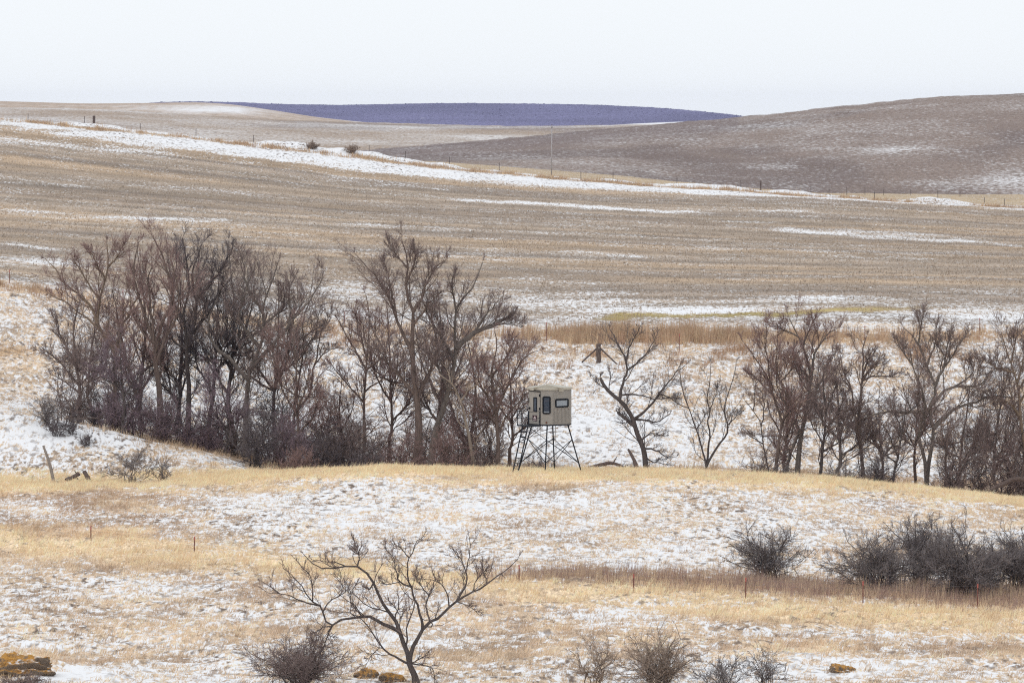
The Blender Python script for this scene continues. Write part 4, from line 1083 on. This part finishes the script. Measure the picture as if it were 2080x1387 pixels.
# emblem on the sign: a pale peaked mark above a line of print
def poly_on(name, i, pts, off, mat, parent, th=.002):
    bm = bmesh.new(); fr = [bm.verts.new(fpt(i, a, b, off+th)) for a, b in pts]
    f = bm.faces.new(fr); bmesh.ops.recalc_face_normals(bm, faces=[f])
    f.normal_update()
    if f.normal.dot(face(i)[2]) < 0: f.normal_flip()
    return bm_obj(name, bm, mat, parent)
zs = zpx(847.5)
poly_on('emblem', FD, [(.06+a, zs+b) for a, b in ((-.13, -.05), (-.10, .02), (-.05, .01), (-.02, .06), (.01, .11), (.04, .10), (.05, .05), (.10, .02), (.14, -.06), (.08, -.03), (.03, -.05), (-.04, -.04))], .048, M_SIGNW, sg)
poly_on('lettering_line', FD, [(.06+a, zs+b) for a, b in ((-.14, -.10), (.14, -.10), (.14, -.085), (-.14, -.085))], .048, M_SIGNW, sg)
# tall window on the chamfer
zc = (zpx(803)+zpx(838))/2; wh = zpx(803)-zpx(838)
rounded('window_recess', FC, 0, zc+.01, .47, wh+.12, .05, .008, M_WALL, tw, .001)
wnd = rounded('window', FC, -.01, zc, .40, wh+.02, .08, .03, M_BLK, tw, .009, hole=.065)
pn = rounded('pane', FC, -.01, zc, .30, wh-.085, .04, .008, M_GLASS, wnd, .011)
rounded('reflection_band', FC, -.02, zc-.10, .20, .05, .02, .003, M_REFL, wnd, .0205)  # flat bands painting the reflected hill's zigzag on the glass
rounded('reflection_band', FC, 0, zc-.21, .22, .045, .02, .003, M_REFL, wnd, .0205)
rounded('reflection_band', FC, .01, zc+.22, .20, .10, .03, .003, M_REFL, wnd, .0205)
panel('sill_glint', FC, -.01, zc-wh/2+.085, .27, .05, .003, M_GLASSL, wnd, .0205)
bm = bmesh.new(); cvt = fpt(FC, -.02, zpx(855.5), .02); add_tube(bm, fpt(FC, -.02, zpx(855.5), 0.0), cvt, .05, k=12); bm_obj('vent', bm, M_BOLT, tw)
# wide window
zc = (zpx(808.5)+zpx(825))/2; wh = zpx(808.5)-zpx(825)
rounded('window_recess', FW, .03, zc+.01, .86, wh+.12, .05, .008, M_WALL, tw, .001)
wnd = rounded('window', FW, .03, zc, .80, wh+.03, .08, .03, M_BLK, tw, .009, hole=.075)
rounded('pane', FW, .03, zc, .68, wh-.09, .04, .008, M_GLASSL, wnd, .011)
# ribbed lower panel and its row of bolts
zr0, zr1 = zf+.06, zpx(832)
for k in range(12):
    panel('rib', FW, -.445+k*.081, (zr0+zr1)/2, .034, zr1-zr0, .016, M_WALL, tw, .001, .005)
for k in range(5):
    a = fpt(FW, -.43+k*.215, zpx(829.5), 0); b = fpt(FW, -.43+k*.215, zpx(829.5), .018)
    tube_obj('bolt', a, b, .022, M_BOLT, tw, k=8)
# wall corner seams
for i in (6, 7, 0, 1):
    panel('seam_strip', i, .5*(1.0 if i % 2 == 0 else .58)-.004, (zf+zt)/2, .018, zt-zf-.05, .006, M_WALL, tw, .0015)
# roof: fascia, low hipped top with a raised front gusset, brackets
ze = zpx(786); za = zpx(779.6)
bm = bmesh.new(); oct_prism(bm, 1.06, zt-.005, ze); fas = bm_obj('roof', bm, M_ROOF, tw)
bm = bmesh.new()
lo = [bm.verts.new((x*1.06, y*1.06, ze+.002)) for x, y in OCT]; mi = [bm.verts.new((x*.70, y*.70, ze+.055)) for x, y in OCT]; ap = bm.verts.new((0, 0, za))
for i in range(8):
    j = (i+1) % 8; bm.faces.new((lo[i], lo[j], mi[j], mi[i])); bm.faces.new((mi[i], mi[j], ap))
bm_obj('roof_top', bm, M_ROOF, fas)
bm = bmesh.new()
g0 = Vector((-.70, -.70, ze)); ul = Vector((1, -1, 0)).normalized()
tri = [g0-ul*.72+Vector((.06, .06, .01)), g0+ul*.72+Vector((.06, .06, .01)), g0+Vector((.06, .06, za-ze+.012))]
bk_ = Vector((.42, .42, 0))
v1 = [bm.verts.new(p) for p in tri]; v2 = [bm.verts.new(p+bk_*.9) for p in tri]
bm.faces.new(v1); bm.faces.new(v2[::-1])
for i in range(3):
    j = (i+1) % 3; bm.faces.new((v1[i], v2[i], v2[j], v1[j]))
bmesh.ops.recalc_face_normals(bm, faces=bm.faces[:]); bm_obj('roof_gusset', bm, M_ROOF, fas)
panel('bracket', FW, -.02, zt-.045, .26, .075, .05, M_ROOF, fas, .002, .006)
panel('bracket', FD, -.10, zt-.03, .26, .05, .05, M_ROOF, fas, .05, .006)
panel('latch', FD, -.47, zpx(812), .05, .22, .03, M_SEAM, tw, .0)
# legs: four square corners splayed outwards
legs = []
for k, (sx, sy) in enumerate(((-1, -1), (1, -1), (1, 1), (-1, 1))):
    top = Vector((sx*.62, sy*.62, zf-.03)); foot = Vector((sx*1.10, sy*1.10, 0))
    wp = tw.matrix_basis if False else (Matrix.Translation(tw.location) @ Matrix.Rotation(math.radians(36), 4, 'Z')) @ foot
    foot.z = float(ground_w(wp.x, wp.y))-bz_-.05
    tube_obj('leg', foot, top, .032, M_STEEL, tw, k=8)
    legs.append((foot, top))
def on_leg(k, f): return legs[k][0]+(legs[k][1]-legs[k][0])*f
for k in range(4):
    j = (k+1) % 4
    tube_obj('cross_brace', on_leg(k, .22), on_leg(j, .70), .02, M_STEEL, tw, k=6)
    tube_obj('cross_brace', on_leg(j, .22), on_leg(k, .70), .02, M_STEEL, tw, k=6)
for k in range(4):
    tube_obj('floor_beam', (legs[k][1]+Vector((0, 0, .0))), legs[(k+1) % 4][1], .025, M_STEEL, tw, k=6)
# deck before the door, railing, ladder
dx0, dx1 = -E-.02, -E-.72
box_obj('deck', ((dx0+dx1)/2, 0, zf-.03), (dx0-dx1, 1.0, .05), M_STEEL, tw)
rail_z = zpx(833)-zf
rp = [(dx0-.03, -.47), (dx1+.03, -.47), (dx1+.03, .12), (dx1+.03, .47), (dx0-.03, .47)]
for (x, y) in rp: tube_obj('rail_post', (x, y, zf-.03), (x, y, zf+rail_z), .02, M_STEEL, tw, k=6)
for f_ in (1.0, .5):
    z_ = zf+rail_z*f_
    tube_obj('rail', (rp[0][0], -.47, z_), (rp[1][0], -.47, z_), .014, M_STEEL, tw, k=6)
    tube_obj('rail', (rp[4][0], .47, z_), (rp[3][0], .47, z_), .014, M_STEEL, tw, k=6)
    tube_obj('rail', (dx1+.03, .12, z_), (dx1+.03, .47, z_), .014, M_STEEL, tw, k=6)
ld = thing('ladder', None, None); ld.parent = tw
la, lb = [], []
for y in (-.44, -.02):
    top = Vector((dx1-.02, y, zf-.05)); foot = Vector((dx1-.62, y, 0))
    wp = (Matrix.Translation(tw.location) @ Matrix.Rotation(math.radians(36), 4, 'Z')) @ foot
    foot.z = float(ground_w(wp.x, wp.y))-bz_-.04
    tube_obj('ladder_rail', foot, top, .034, M_STEEL, ld, k=6)
    la.append((foot, top))
for k in range(1, 9):
    f_ = k/9.0
    p, q = la[0][0].lerp(la[0][1], f_), la[1][0].lerp(la[1][1], f_)
    tube_obj('rung', p, q, .017 if k < 7 else .04, M_STEEL, ld, k=6)
tube_obj('deck_strut', (dx1+.05, .40, zf-.05), on_leg(3, .55), .014, M_STEEL, tw, k=6)
tube_obj('deck_strut', (dx1+.05, -.40, zf-.05), on_leg(0, .70), .014, M_STEEL, tw, k=6)
tube_obj('anchor_pole', (.30, -.05, zf-.05), (.38, 0.0, .45), .018, M_WHITE, tw, k=6)
tube_obj('anchor_strap', (-.15, .55, zf-.05), (-.18, .60, .45), .010, M_WHITE, tw, k=6)

# ------------------------------------------------------------------ fences
M_WOOD = noisy_mat('weathered_wood', (0.085, 0.062, 0.058), (0.15, 0.115, 0.10), 7.0, 0.9, .1, .3, (2, 2, .5))
M_WOODL = noisy_mat('bleached_wood', (0.20, 0.17, 0.155), (0.30, 0.265, 0.24), 7.0, 0.9, .1, .3, (2, 2, .5))
M_TPOST = noisy_mat('rust_red_steel', (0.15, 0.065, 0.055), (0.20, 0.09, 0.075), 9.0, .7)
M_TTOP = noisy_mat('faded_red_tip', (0.34, 0.10, 0.085), (0.42, 0.14, 0.12), 9.0, .7)
M_GREYP = noisy_mat('dark_steel_post', (0.075, 0.062, 0.06), (0.11, 0.09, 0.085), 9.0, .7)
M_WIRE = noisy_mat('fence_wire', (0.13, 0.12, 0.12), (0.18, 0.17, 0.17), 9.0, .6)

def fence(label, spots, mat, tip=None, group=None, r=.02, wires=(.45, .75, 1.0), wr=.0028):
    """spots: (px, py_top, py_foot, distance or None)"""
    pts = []
    for (x, yt, yf, d) in spots:
        d = d or hit(x, yf, 145)
        X, Y, _ = px2w(x, yf, d); z = float(terr_z(x, d))
        pts.append((Vector((float(X), float(Y), z)), max(.6, (yf-yt)*d/F)))
    o = pts[0][0]
    root = thing('wire_fence', label, 'fence', tuple(o), 0, group)
    for p, h_ in pts:
        q = p-o
        lean = Vector((rng.normal(0, .02), rng.normal(0, .02), 0))*h_
        bm = bmesh.new()
        c = q+lean*.5+Vector((0, 0, h_/2-.1))
        add_box(bm, c, (r*2, r*.5, h_+.2)); add_box(bm, c+Vector((0, r*.8, 0)), (r*.5, r*1.1, h_+.2))
        po = bm_obj('post', bm, mat, root)
        if tip:
            bm = bmesh.new(); add_box(bm, q+lean*.5+Vector((0, 0, h_-.06)), (r*2+.006, r*1.4, .15)); bm_obj('post_tip', bm, tip, po)
    tb = Tubes()
    for a in range(len(pts)-1):
        (p, h1), (q, h2) = pts[a], pts[a+1]
        n = 10; tt = np.linspace(0, 1, n)[:, None]
        for w_ in wires:
            A0 = np.array(p-o+Vector((0, 0, h1*w_*.93))); B0 = np.array(q-o+Vector((0, 0, h2*w_*.93)))
            L = A0+(B0-A0)*tt; L[:, 2] -= .05*(1-(2*tt[:, 0]-1)**2)
            tb.add(L[None], np.full((1, n), wr), 3)
    tb.obj('wire', M_WIRE, root)
    return root
fence('near fence of red-tipped steel posts running across the pasture through brown weeds',
      [(185, 1071, 1100, None), (395, 1103, 1120, None), (1054, 1158, 1180, None), (1287, 1167, 1202, None), (1515, 1174, 1216, None), (1753, 1184, 1228, None), (1985, 1188, 1237, None)], M_TPOST, M_TTOP, r=.022)
fence('fence of thin steel posts along the top of the snowy slope before the stubble field',
      [(20, 544, 572, 334), (250, 596, 622, 333), (470, 622, 650, 332), (700, 648, 676, 330), (910, 664, 694, 329), (1110, 684, 722, 326), (1380, 692, 730, 324), (1580, 684, 722, 326), (1757, 672, 706, 328), (1990, 658, 692, 332)],
      M_TPOST, M_TTOP, r=.024)
fence('ridge fence of dark posts along the crest of the long snowdrift',
      [(57, 227, 241, 655), (172, 242, 257, 656), (285, 254, 268, 656), (398, 263, 279, 656), (515, 276, 291, 656), (750, 306, 320, 656), (824, 312, 326, 656), (913, 319, 335, 656), (1014, 332, 348, 656), (1180, 352, 367, 656),
       (1245, 354, 369, 656), (1375, 372, 386, 656), (1505, 376, 392, 656), (1647, 383, 398, 656), (1776, 390, 407, 656), (1905, 392, 410, 656), (2040, 406, 420, 656)], M_GREYP, r=.036, wr=.004)
fence('farther fence of dark posts standing in the valley below the bare brown hill',
      [(1684, 380, 394, 760), (1720, 378, 394, 760), (1757, 376, 394, 760), (1795, 383, 395, 760), (1850, 384, 396, 760), (1950, 388, 400, 748), (2000, 405, 416, 700)], M_GREYP, r=.034, wr=.004)

def lone_post(label, x, yt, yf, d, w_px, mat, name='fence_post', cat='post', rough=.02):
    X, Y, _ = px2w(x, yf, d); z = float(terr_z(x, d)); s = d/F
    h_ = float(px2w(x, yt, d)[2])-z
    n = 9
    pl = np.zeros((1, n, 3)); pl[0, :, 2] = np.linspace(-.15, h_, n); pl[0, :, :2] += rng.normal(0, rough*w_px*s, (n, 2))
    tb = Tubes(); tb.add(pl, np.full((1, n), w_px*s/2)*(1+rng.normal(0, .05, (1, n))), 9)
    o = tb.obj(name, mat, None)
    o.location = (float(X), float(Y), z)
    return tag(o, label, cat)
lone_post('stout wooden post standing on the snowdrift crest, darkest against the far stubble', 191, 236, 260, 656, 5.5, M_WOOD)
lone_post('dark wooden post on the drift below the bare brown hill, thickest of its line', 1545, 368, 392, 657, 3.2, M_WOOD)
# braced corner post on the snowy slope
d_ = hit(1216, 738, 275); X, Y, _ = px2w(1216, 738, d_); z = float(terr_z(1216, d_)); s_ = d_/F
cp = thing('corner_post', 'thick dark braced fence corner post with two slanting poles on the snowy slope', 'post', (float(X), d_, z))
hp = float(px2w(1216, 699, d_)[2])-z
n = 9; pl = np.zeros((1, n, 3)); pl[0, :, 2] = np.linspace(-.2, hp, n); pl[0, :, 0] += rng.normal(0, .01, n)
tb = Tubes(); tb.add(pl, np.full((1, n), .14)*(1+rng.normal(0, .05, (1, n))), 10); tb.obj('post', M_WOOD, cp)
bm = bmesh.new(); add_tube(bm, (0, 0, hp*.94), (0, 0, hp+.015), .135, .12, 10); bm_obj('post_cap', bm, M_WOODL, cp)
for (dx_, zz) in ((-34*s_, 0), (38*s_, 0.02)):
    gz = float(terr_z(1216+dx_/s_, d_))-z
    tube_obj('brace', (dx_, -.1, gz), (math.copysign(.1, dx_), 0, hp*.78), .05, M_WOOD, cp, k=7)
tube_obj('insulator', (-.02, -.14, hp*.78), (.05, -.17, hp*.82), .07, M_WOODL, cp, k=7)
# utility pole behind the drift
dU = 700.0; X, Y, _ = px2w(1120, 345, dU); z = float(terr_z(1120, dU))
up_ = thing('utility_pole', 'slender pale utility pole standing beyond the snowdrift against the dark hill', 'utility pole', (float(X), dU, z))
hu = float(px2w(1120, 255, dU)[2])-z
tube_obj('pole', (0, 0, -.3), (.06, 0, hu), .085, noisy_mat('pale_pole_wood', (0.34, 0.32, 0.33), (0.42, 0.40, 0.41), 3.0), up_, .06, 8)
tube_obj('insulator', (.06, 0, hu), (.06, 0, hu+.2), .05, M_GREYP, up_, .03, 6)
box_obj('bracket', (.06, -.1, hu-.25), (.30, .08, .08), M_GREYP, up_)

# ------------------------------------------------------------------ snags, stumps, logs
def log_obj(name, label, cat, pts, d, r, mat, taper=.75, k=9, jit=.03, stubs=()):
    q = smooth_line(pts, 12)
    w = at_px(q, d, np.linspace(0, .3, 12))
    o0 = w[0].copy(); s = d/F
    tb = Tubes()
    R = r*s*np.linspace(1, taper, 12)*(1+rng.normal(0, .07, 12))
    w = w-o0+rng.normal(0, jit*r*s, (12, 3))
    tb.add(w[None], R[None], k)
    for (t_, dx_, dz_, rr) in stubs:
        p = w[int(t_*11)]
        e = p+np.array([dx_*s, -.05, -dz_*s])
        tb.add(smooth_line([p, (p+e)/2+rng.normal(0, .03, 3), e], 5)[None], (rr*s*np.linspace(1, .4, 5))[None], 6)
    o = tb.obj(name, mat, None); o.location = tuple(o0)
    return tag(o, label, cat)
log_obj('dead_snag', 'grey leaning dead snag standing at the edge of the golden grass', 'dead tree', [(109, 978), (104, 955), (97, 930), (88, 905)], 250.5, 3.7, M_WOODL, .6, stubs=[(.3, 6, -10, 1.2)])
log_obj('stump', 'short broken stump tilted beside the leaning snag', 'stump', [(181, 976), (176, 966), (171, 957)], 250.5, 5, M_WOOD, .8)
log_obj('fallen_log', 'short dark fallen log lying in the golden grass between snag and stump', 'log', [(133, 975), (148, 969), (160, 962)], 250.5, 4, M_WOOD, 1.1, stubs=[(.8, 8, 10, 2), (.9, -4, -10, 1.5)])
log_obj('fallen_log', 'dark bowed fallen log on the crest beyond the tower', 'log', [(1196, 951), (1216, 945), (1238, 940), (1256, 944), (1270, 954)], 256.5, 4.2, M_WOOD, .8, stubs=[(.7, 8, -14, 1.6)])
log_obj('stump', 'dark leaning stump beside the bowed log beyond the tower', 'stump', [(1294, 950), (1286, 930), (1276, 912)], 258, 5, M_WOOD, .45)
log_obj('fallen_log', 'dark tangled upturned roots and log at the end of the tree row', 'log', [(2012, 994), (2035, 984), (2062, 972), (2090, 975)], 258, 4.0, M_WOOD, 1.5, stubs=[(.3, -14, -8, 2), (.5, -10, -20, 2.2), (.65, -12, -26, 2), (.7, 8, -28, 2), (.8, -22, -14, 2), (.9, 4, -30, 2.4), (.6, -20, 6, 2)])
log_obj('fallen_log', 'dark dead branches lying under the first short tree of the thicket', 'log', [(135, 850), (160, 851), (182, 848), (200, 850)], 262.5, 2.2, M_WOOD, .5, stubs=[(.2, -6, -8, 1), (.6, 10, -9, 1)])

# ------------------------------------------------------------------ lichen rocks
def lichen_mat():
    m, nt, b = mat_new('lichen_rock', .95, .1)
    tc = nd(nt, 'ShaderNodeTexCoord').outputs['Object']
    n1 = noise_node(nt, tc, 13.0, 6, .8)
    n2 = noise_node(nt, tc, 3.0, 5, .7, .6)
    rock = mixc(nt, maprange(nt, n1, .35, .65), (0.13, 0.10, 0.08), (0.26, 0.20, 0.15))
    lich = mixc(nt, maprange(nt, n1, .3, .7), (0.42, 0.19, 0.045), (0.64, 0.36, 0.11))
    geo = nd(nt, 'ShaderNodeNewGeometry')
    sx = nd(nt, 'ShaderNodeSeparateXYZ'); nt.links.new(geo.outputs['Normal'], sx.inputs[0])
    lk = math_node(nt, 'ADD', math_node(nt, 'MULTIPLY', sx.outputs['Z'], .22), n2)
    n3 = noise_node(nt, tc, 2.2, 5, .7, .3)
    top = math_node(nt, 'MULTIPLY', maprange(nt, sx.outputs['Z'], .45, .8), maprange(nt, n3, .52, .58))
    nt.links.new(mixc(nt, top, mixc(nt, maprange(nt, lk, .52, .70), rock, lich), SNOW), b.inputs['Base Color'])
    bp = nd(nt, 'ShaderNodeBump'); bp.inputs['Strength'].default_value = .9; bp.inputs['Distance'].default_value = .06
    nt.links.new(n1, bp.inputs['Height']); nt.links.new(bp.outputs[0], b.inputs['Normal'])
    return m
M_LICH = lichen_mat()
def rock(label, x, y, w, h_, d, seed, depth=.8):
    X, Y, _ = px2w(x, y, d); z = float(terr_z(x, d)); s = d/F
    bm = bmesh.new(); bmesh.ops.create_icosphere(bm, subdivisions=5 if w > 100 else 4, radius=1.0)
    for v in bm.verts:
        c = v.co.copy()
        a = fbm(np.array([c.x*1.6+seed]), np.array([c.y*1.6+c.z*2.1]), seed, 4)[0]-.5
        b_ = fbm(np.array([c.x*5+seed]), np.array([c.y*5+c.z*6]), seed+3, 3)[0]-.5
        k = 1+.7*a+.35*b_+.10*(hash2(np.array([round(c.x*5)]), np.array([round(c.z*7)+31*round(c.y*5)]), seed)[0]-.5)
        v.co = Vector((c.x*k*w*s/2, c.y*k*w*s/2*depth, (c.z*.62+.28)*k*h_*s))
    o = bm_obj('lichen_rock', bm, M_LICH, None, True)
    o.location = (float(X), float(Y), z-.14*h_*s)
    o.rotation_euler = (0, .12 if seed % 2 else -.05, 0)
    return tag(o, label, 'rock')
rock('largest orange lichen rock rising from snow in the bottom corner', 28, 1372, 150, 52, hit(28, 1372, 135), 4)
rock('orange lichen rock at the foot of the spreading tree, half in shrub', 742, 1370, 46, 24, 150, 8)
rock('low brown rock cut by the bottom edge beside the spreading tree', 795, 1392, 52, 20, 148, 11)
rock('small two-humped orange rock on open snow near the sparse shrubs', 1708, 1358, 52, 20, 150.5, 15)
rock('brown rock peeping out between tan bush and dark shrub at the bottom edge', 1443, 1390, 26, 11, 146.5, 21)

shrub('thicket_bush', 'low grey dead weeds lying under the front of the largest lichen rock', 'bush', 45, 1398, 150, 36, hit(45, 1398, 130)-.4, 'brown', 'grey', stems=30, n1=6, n2=4, tw=.005)
# ------------------------------------------------------------------ grass
def blades(name, px, Y, H_, nb, width, lean, spread, col, colvar, label=None, cat=None, wind=(.35, -.1), segs=1, z_off=0.0, kind='stuff', dark_root=None):
    """tufts of nb blades at (px, Y); all arrays of length N"""
    N = len(px)
    z = terr_z(px, Y)+z_off
    X = Y*((px-PW/2)/F)/math.cos(TH)
    P0 = np.stack([X, Y, z], 1)
    M = N*nb
    root = np.repeat(P0, nb, 0)+np.c_[rng.normal(0, 1, (M, 2))*np.repeat(spread, nb)[:, None], np.zeros(M)-.01]
    hgt = np.repeat(H_, nb)*rng.uniform(.55, 1.15, M)
    a = rng.uniform(0, 2*math.pi, M)
    ln = np.abs(rng.normal(0, 1, M))*lean
    out = np.stack([np.cos(a)*ln+wind[0], np.sin(a)*ln+wind[1]], 1)*hgt[:, None]
    tip = root+np.c_[out, hgt]
    fa = rng.uniform(0, math.pi, M)
    sd_ = np.stack([np.cos(fa), np.sin(fa)*.5, 0*fa], 1)*(np.repeat(width, nb)*rng.uniform(.6, 1.3, M))[:, None]*.5
    V = np.stack([root-sd_, root+sd_, tip], 1).reshape(-1, 3)
    Fc = np.arange(M*3).reshape(-1, 3)
    c = np.repeat(col, nb, 0)*rng.uniform(1-colvar, 1+colvar, (M, 1))
    o = new_mesh(name, V, Fc, M_GRASS, attrs={'tint': np.repeat(c.clip(0, .9), 3, 0)})
    return tag(o, label, cat, kind=kind)

def scatter(n, x0, x1, y0, y1, keep):
    """n tries at ground points uniform on the ground; keep(px, Y) -> probability"""
    u = rng.uniform(0, 1, n)
    Y = np.sqrt(y0**2+u*(y1**2-y0**2))
    px = rng.uniform(x0, x1, n)
    py = samp(PY, px, Y)
    k = rng.uniform(0, 1, n) < keep(px, Y, py)
    k &= py < 1410
    return px[k], Y[k]
def gcol(px, Y, bright=1.0):
    return samp(BASE, px, Y)*bright
# short bunchgrass over pasture and slope: thick where little snow lies
def keep_p(px, Y, py):
    s = samp(SN, px, Y)
    return np.clip(1.15-s*1.15, .05, 1)*(.35+.9*fbm(px/F*Y/1.1, Y/2.0, 55, 3))
px_, Y_ = scatter(56000, -40, 2120, 141, 256, keep_p)
N = len(px_)
g_ = samp(SN, px_, Y_)
blades('pasture_grass', px_, Y_, (.13+.12*np.clip(.7-g_, 0, 1))*rng.lognormal(0, .3, N), 9, np.full(N, .024), .55, rng.uniform(.05, .16, N),
       gcol(px_, Y_, 1.12)*rng.uniform(.75, 1.25, (N, 1)), .25, 'short dry tan bunchgrass poking through thin snow across the pasture', 'grass')
px_, Y_ = scatter(34000, -40, 2120, 258, 336, lambda a, b, c: keep_p(a, b, c))
N = len(px_)
blades('hillside_grass', px_, Y_, .19*rng.lognormal(0, .35, N), 8, np.full(N, .03), .6, rng.uniform(.06, .2, N),
       gcol(px_, Y_, 1.05)*rng.uniform(.75, 1.25, (N, 1)), .25, 'dry tan grass tufts scattered over the snowy slope behind the trees', 'grass')
# tall golden grass: crest and the band through the pasture
crest_fn = lambda px: np.interp(px, *zip(*LINES[6][1]))
px_, Y_ = scatter(30000, -40, 2120, 240, 256, lambda a, b, c: (abs(c-crest_fn(a)-3) < 6+22*fbm(a/50, b*0, 193, 3))*(.15+.75*sstep(.3, .65, fbm(a/40, b/2.5, 191, 3))))
N = len(px_)
blades('golden_grass', px_, Y_, .17*rng.lognormal(0, .3, N), 8, np.full(N, .022), .3, rng.uniform(.05, .14, N),
       (GOLD*1.15)*rng.uniform(.8, 1.2, (N, 1)), .2, 'taller golden grass fringing the crest below the tower and trees', 'grass')
# brown weeds along the near fence
fy = lambda px: np.interp(px, [1000, 1200, 1500, 1800, 2080], [1170, 1172, 1190, 1208, 1220])
px_, Y_ = scatter(60000, 960, 2120, 170, 215, lambda a, b, c: (np.exp(-((c-fy(a))/np.interp(a, [1000, 1500, 2080], [9, 13, 17]))**2))*np.interp(a, [960, 1100, 1400, 2080], [.1, .3, .6, .65])*(.35+.9*fbm(a/70, c/9, 171, 3)))
N = len(px_)
cc = np.where(rng.uniform(0, 1, (N, 1)) < .62, np.array([[.36, .25, .22]]), np.array([[.62, .48, .34]]))
blades('brown_weeds', px_, Y_, .42*rng.lognormal(0, .3, N), 6, np.full(N, .016), .22, rng.uniform(.05, .15, N),
       cc*rng.uniform(.8, 1.2, (N, 1)), .25, 'tall reddish brown dead weeds along the near pasture fence and under the round bushes', 'weeds', wind=(.08, 0))
# tall tawny reeds before the stubble field
ry_ = lambda px: np.interp(px, [-60, 0, 100, 560, 1050, 1500, 1800, 2080], [582, 585, 605, 668, 690, 690, 688, 690])
px_, Y_ = scatter(26000, -60, 2140, 324, 340, lambda a, b, c: np.exp(-((c-ry_(a))/9)**2)*np.interp(a, [0, 100, 160, 700, 1000, 1080, 1520, 1700, 2080], [.6, .4, .12, .15, .4, 1, 1, .4, .5])*sstep(.34, .6, fbm(a/45, b/5, 66, 3)))
N = len(px_)
cc = np.where(rng.uniform(0, 1, (N, 1)) < .5, np.array([[.46, .31, .215]]), np.array([[.56, .42, .285]]))
blades('tall_reeds', px_, Y_, np.interp(px_, [0, 900, 1080, 1500, 1650, 2080], [.5, .5, .95, .95, .6, .7])*(.55+.9*fbm(px_/38, Y_/3, 67, 3))*rng.lognormal(0, .2, N), 9, np.full(N, .03), .16, rng.uniform(.08, .25, N),
       cc*rng.uniform(.8, 1.2, (N, 1)), .25, 'band of tall tawny dry grass between the snowy slope and the stubble field', 'grass', wind=(.06, 0))
# shorter brown clumps on the slope below the reeds and in the gully
px_, Y_ = scatter(26000, -60, 2140, 300, 326, lambda a, b, c: sstep(.56, .68, fbm(a/60, b/6, 77, 3))*np.interp(c, [690, 715, 760], [1, .9, .05])*np.interp(a, [0, 1000, 1330, 1500, 2080], [.3, .4, 1, 1, 1]))
N = len(px_)
blades('slope_weeds', px_, Y_, .42*rng.lognormal(0, .3, N), 8, np.full(N, .026), .3, rng.uniform(.08, .25, N),
       np.array([[.44, .29, .195]])*rng.uniform(.7, 1.25, (N, 1)), .25, 'rusty weed clumps on the upper snowy slope around the corner post', 'weeds', wind=(.1, 0))
px_, Y_ = scatter(18000, 120, 2140, 257, 276, lambda a, b, c: np.interp(a, [120, 300, 600, 700], [.08, .22, .3, .5])*sstep(.35, .6, fbm(a/60, b/4, 78, 3)))
N = len(px_)
blades('draw_weeds', px_, Y_, np.interp(px_, [120, 550, 700], [.25, .32, .5])*rng.lognormal(0, .3, N), 8, np.full(N, .022), .28, rng.uniform(.08, .25, N),
       np.array([[.52, .385, .265]])*rng.uniform(.6, 1.4, (N, 1)), .3, 'brown weeds and dead grass around the feet of the thicket trees', 'weeds', wind=(.08, 0))
# grass on the drift crest
px_, Y_ = scatter(60000, -60, 2140, 648, 660, lambda a, b, c: (.08+.92*sstep(.44, .64, fbm(a/22, b/3.0, 79, 4)))*np.exp(-((b-649.8)/1.3)**2))
N = len(px_)
cc = np.where(rng.uniform(0, 1, (N, 1)) < .6, np.array([[.62, .46, .30]]), np.array([[.46, .32, .23]]))
blades('drift_grass', px_, Y_, .30*rng.lognormal(0, .45, N), 6, np.full(N, .05), .4, rng.uniform(.15, .5, N),
       cc*rng.uniform(.8, 1.2, (N, 1)), .2, 'rusty dry grass sticking out along the top of the long snowdrift', 'grass', wind=(.1, 0))
# stubble and clods in the field
px_, Y_ = scatter(52000, -60, 2140, 352, 640, lambda a, b, c: np.clip(1.0-samp(SN, a, b)*.9, .15, 1))
N = len(px_)
cc = np.where(rng.uniform(0, 1, (N, 1)) < .4, np.array([[.30, .24, .19]]), np.array([[.48, .38, .295]]))
blades('field_stubble', px_, Y_, .12*rng.lognormal(0, .3, N), 3, np.full(N, .08), .6, rng.uniform(.10, .4, N),
       cc*rng.uniform(.8, 1.2, (N, 1)), .2, 'short crop stubble standing over the ploughed brown field', 'stubble', wind=(.1, 0))

# ------------------------------------------------------------------ haze
HAZE = 3.2e-5
zlo = min(GZ.min(), 0)-1.0
zhi = 46.0
bm = bmesh.new(); add_box(bm, Vector((0, 3400, (zlo+zhi)/2)), (3600, 6900, zhi-zlo))
hm = bpy.data.materials.new('haze'); hm.use_nodes = True
hn = hm.node_tree; hn.nodes.clear()
ho = hn.nodes.new('ShaderNodeOutputMaterial'); pv = hn.nodes.new('ShaderNodeVolumePrincipled')
pv.inputs['Color'].default_value = (0.58, 0.64, 0.98, 1)
pv.inputs['Density'].default_value = HAZE
hn.links.new(pv.outputs[0], ho.inputs['Volume'])
hz = bm_obj('haze', bm, hm)
tag(hz, kind='stuff')
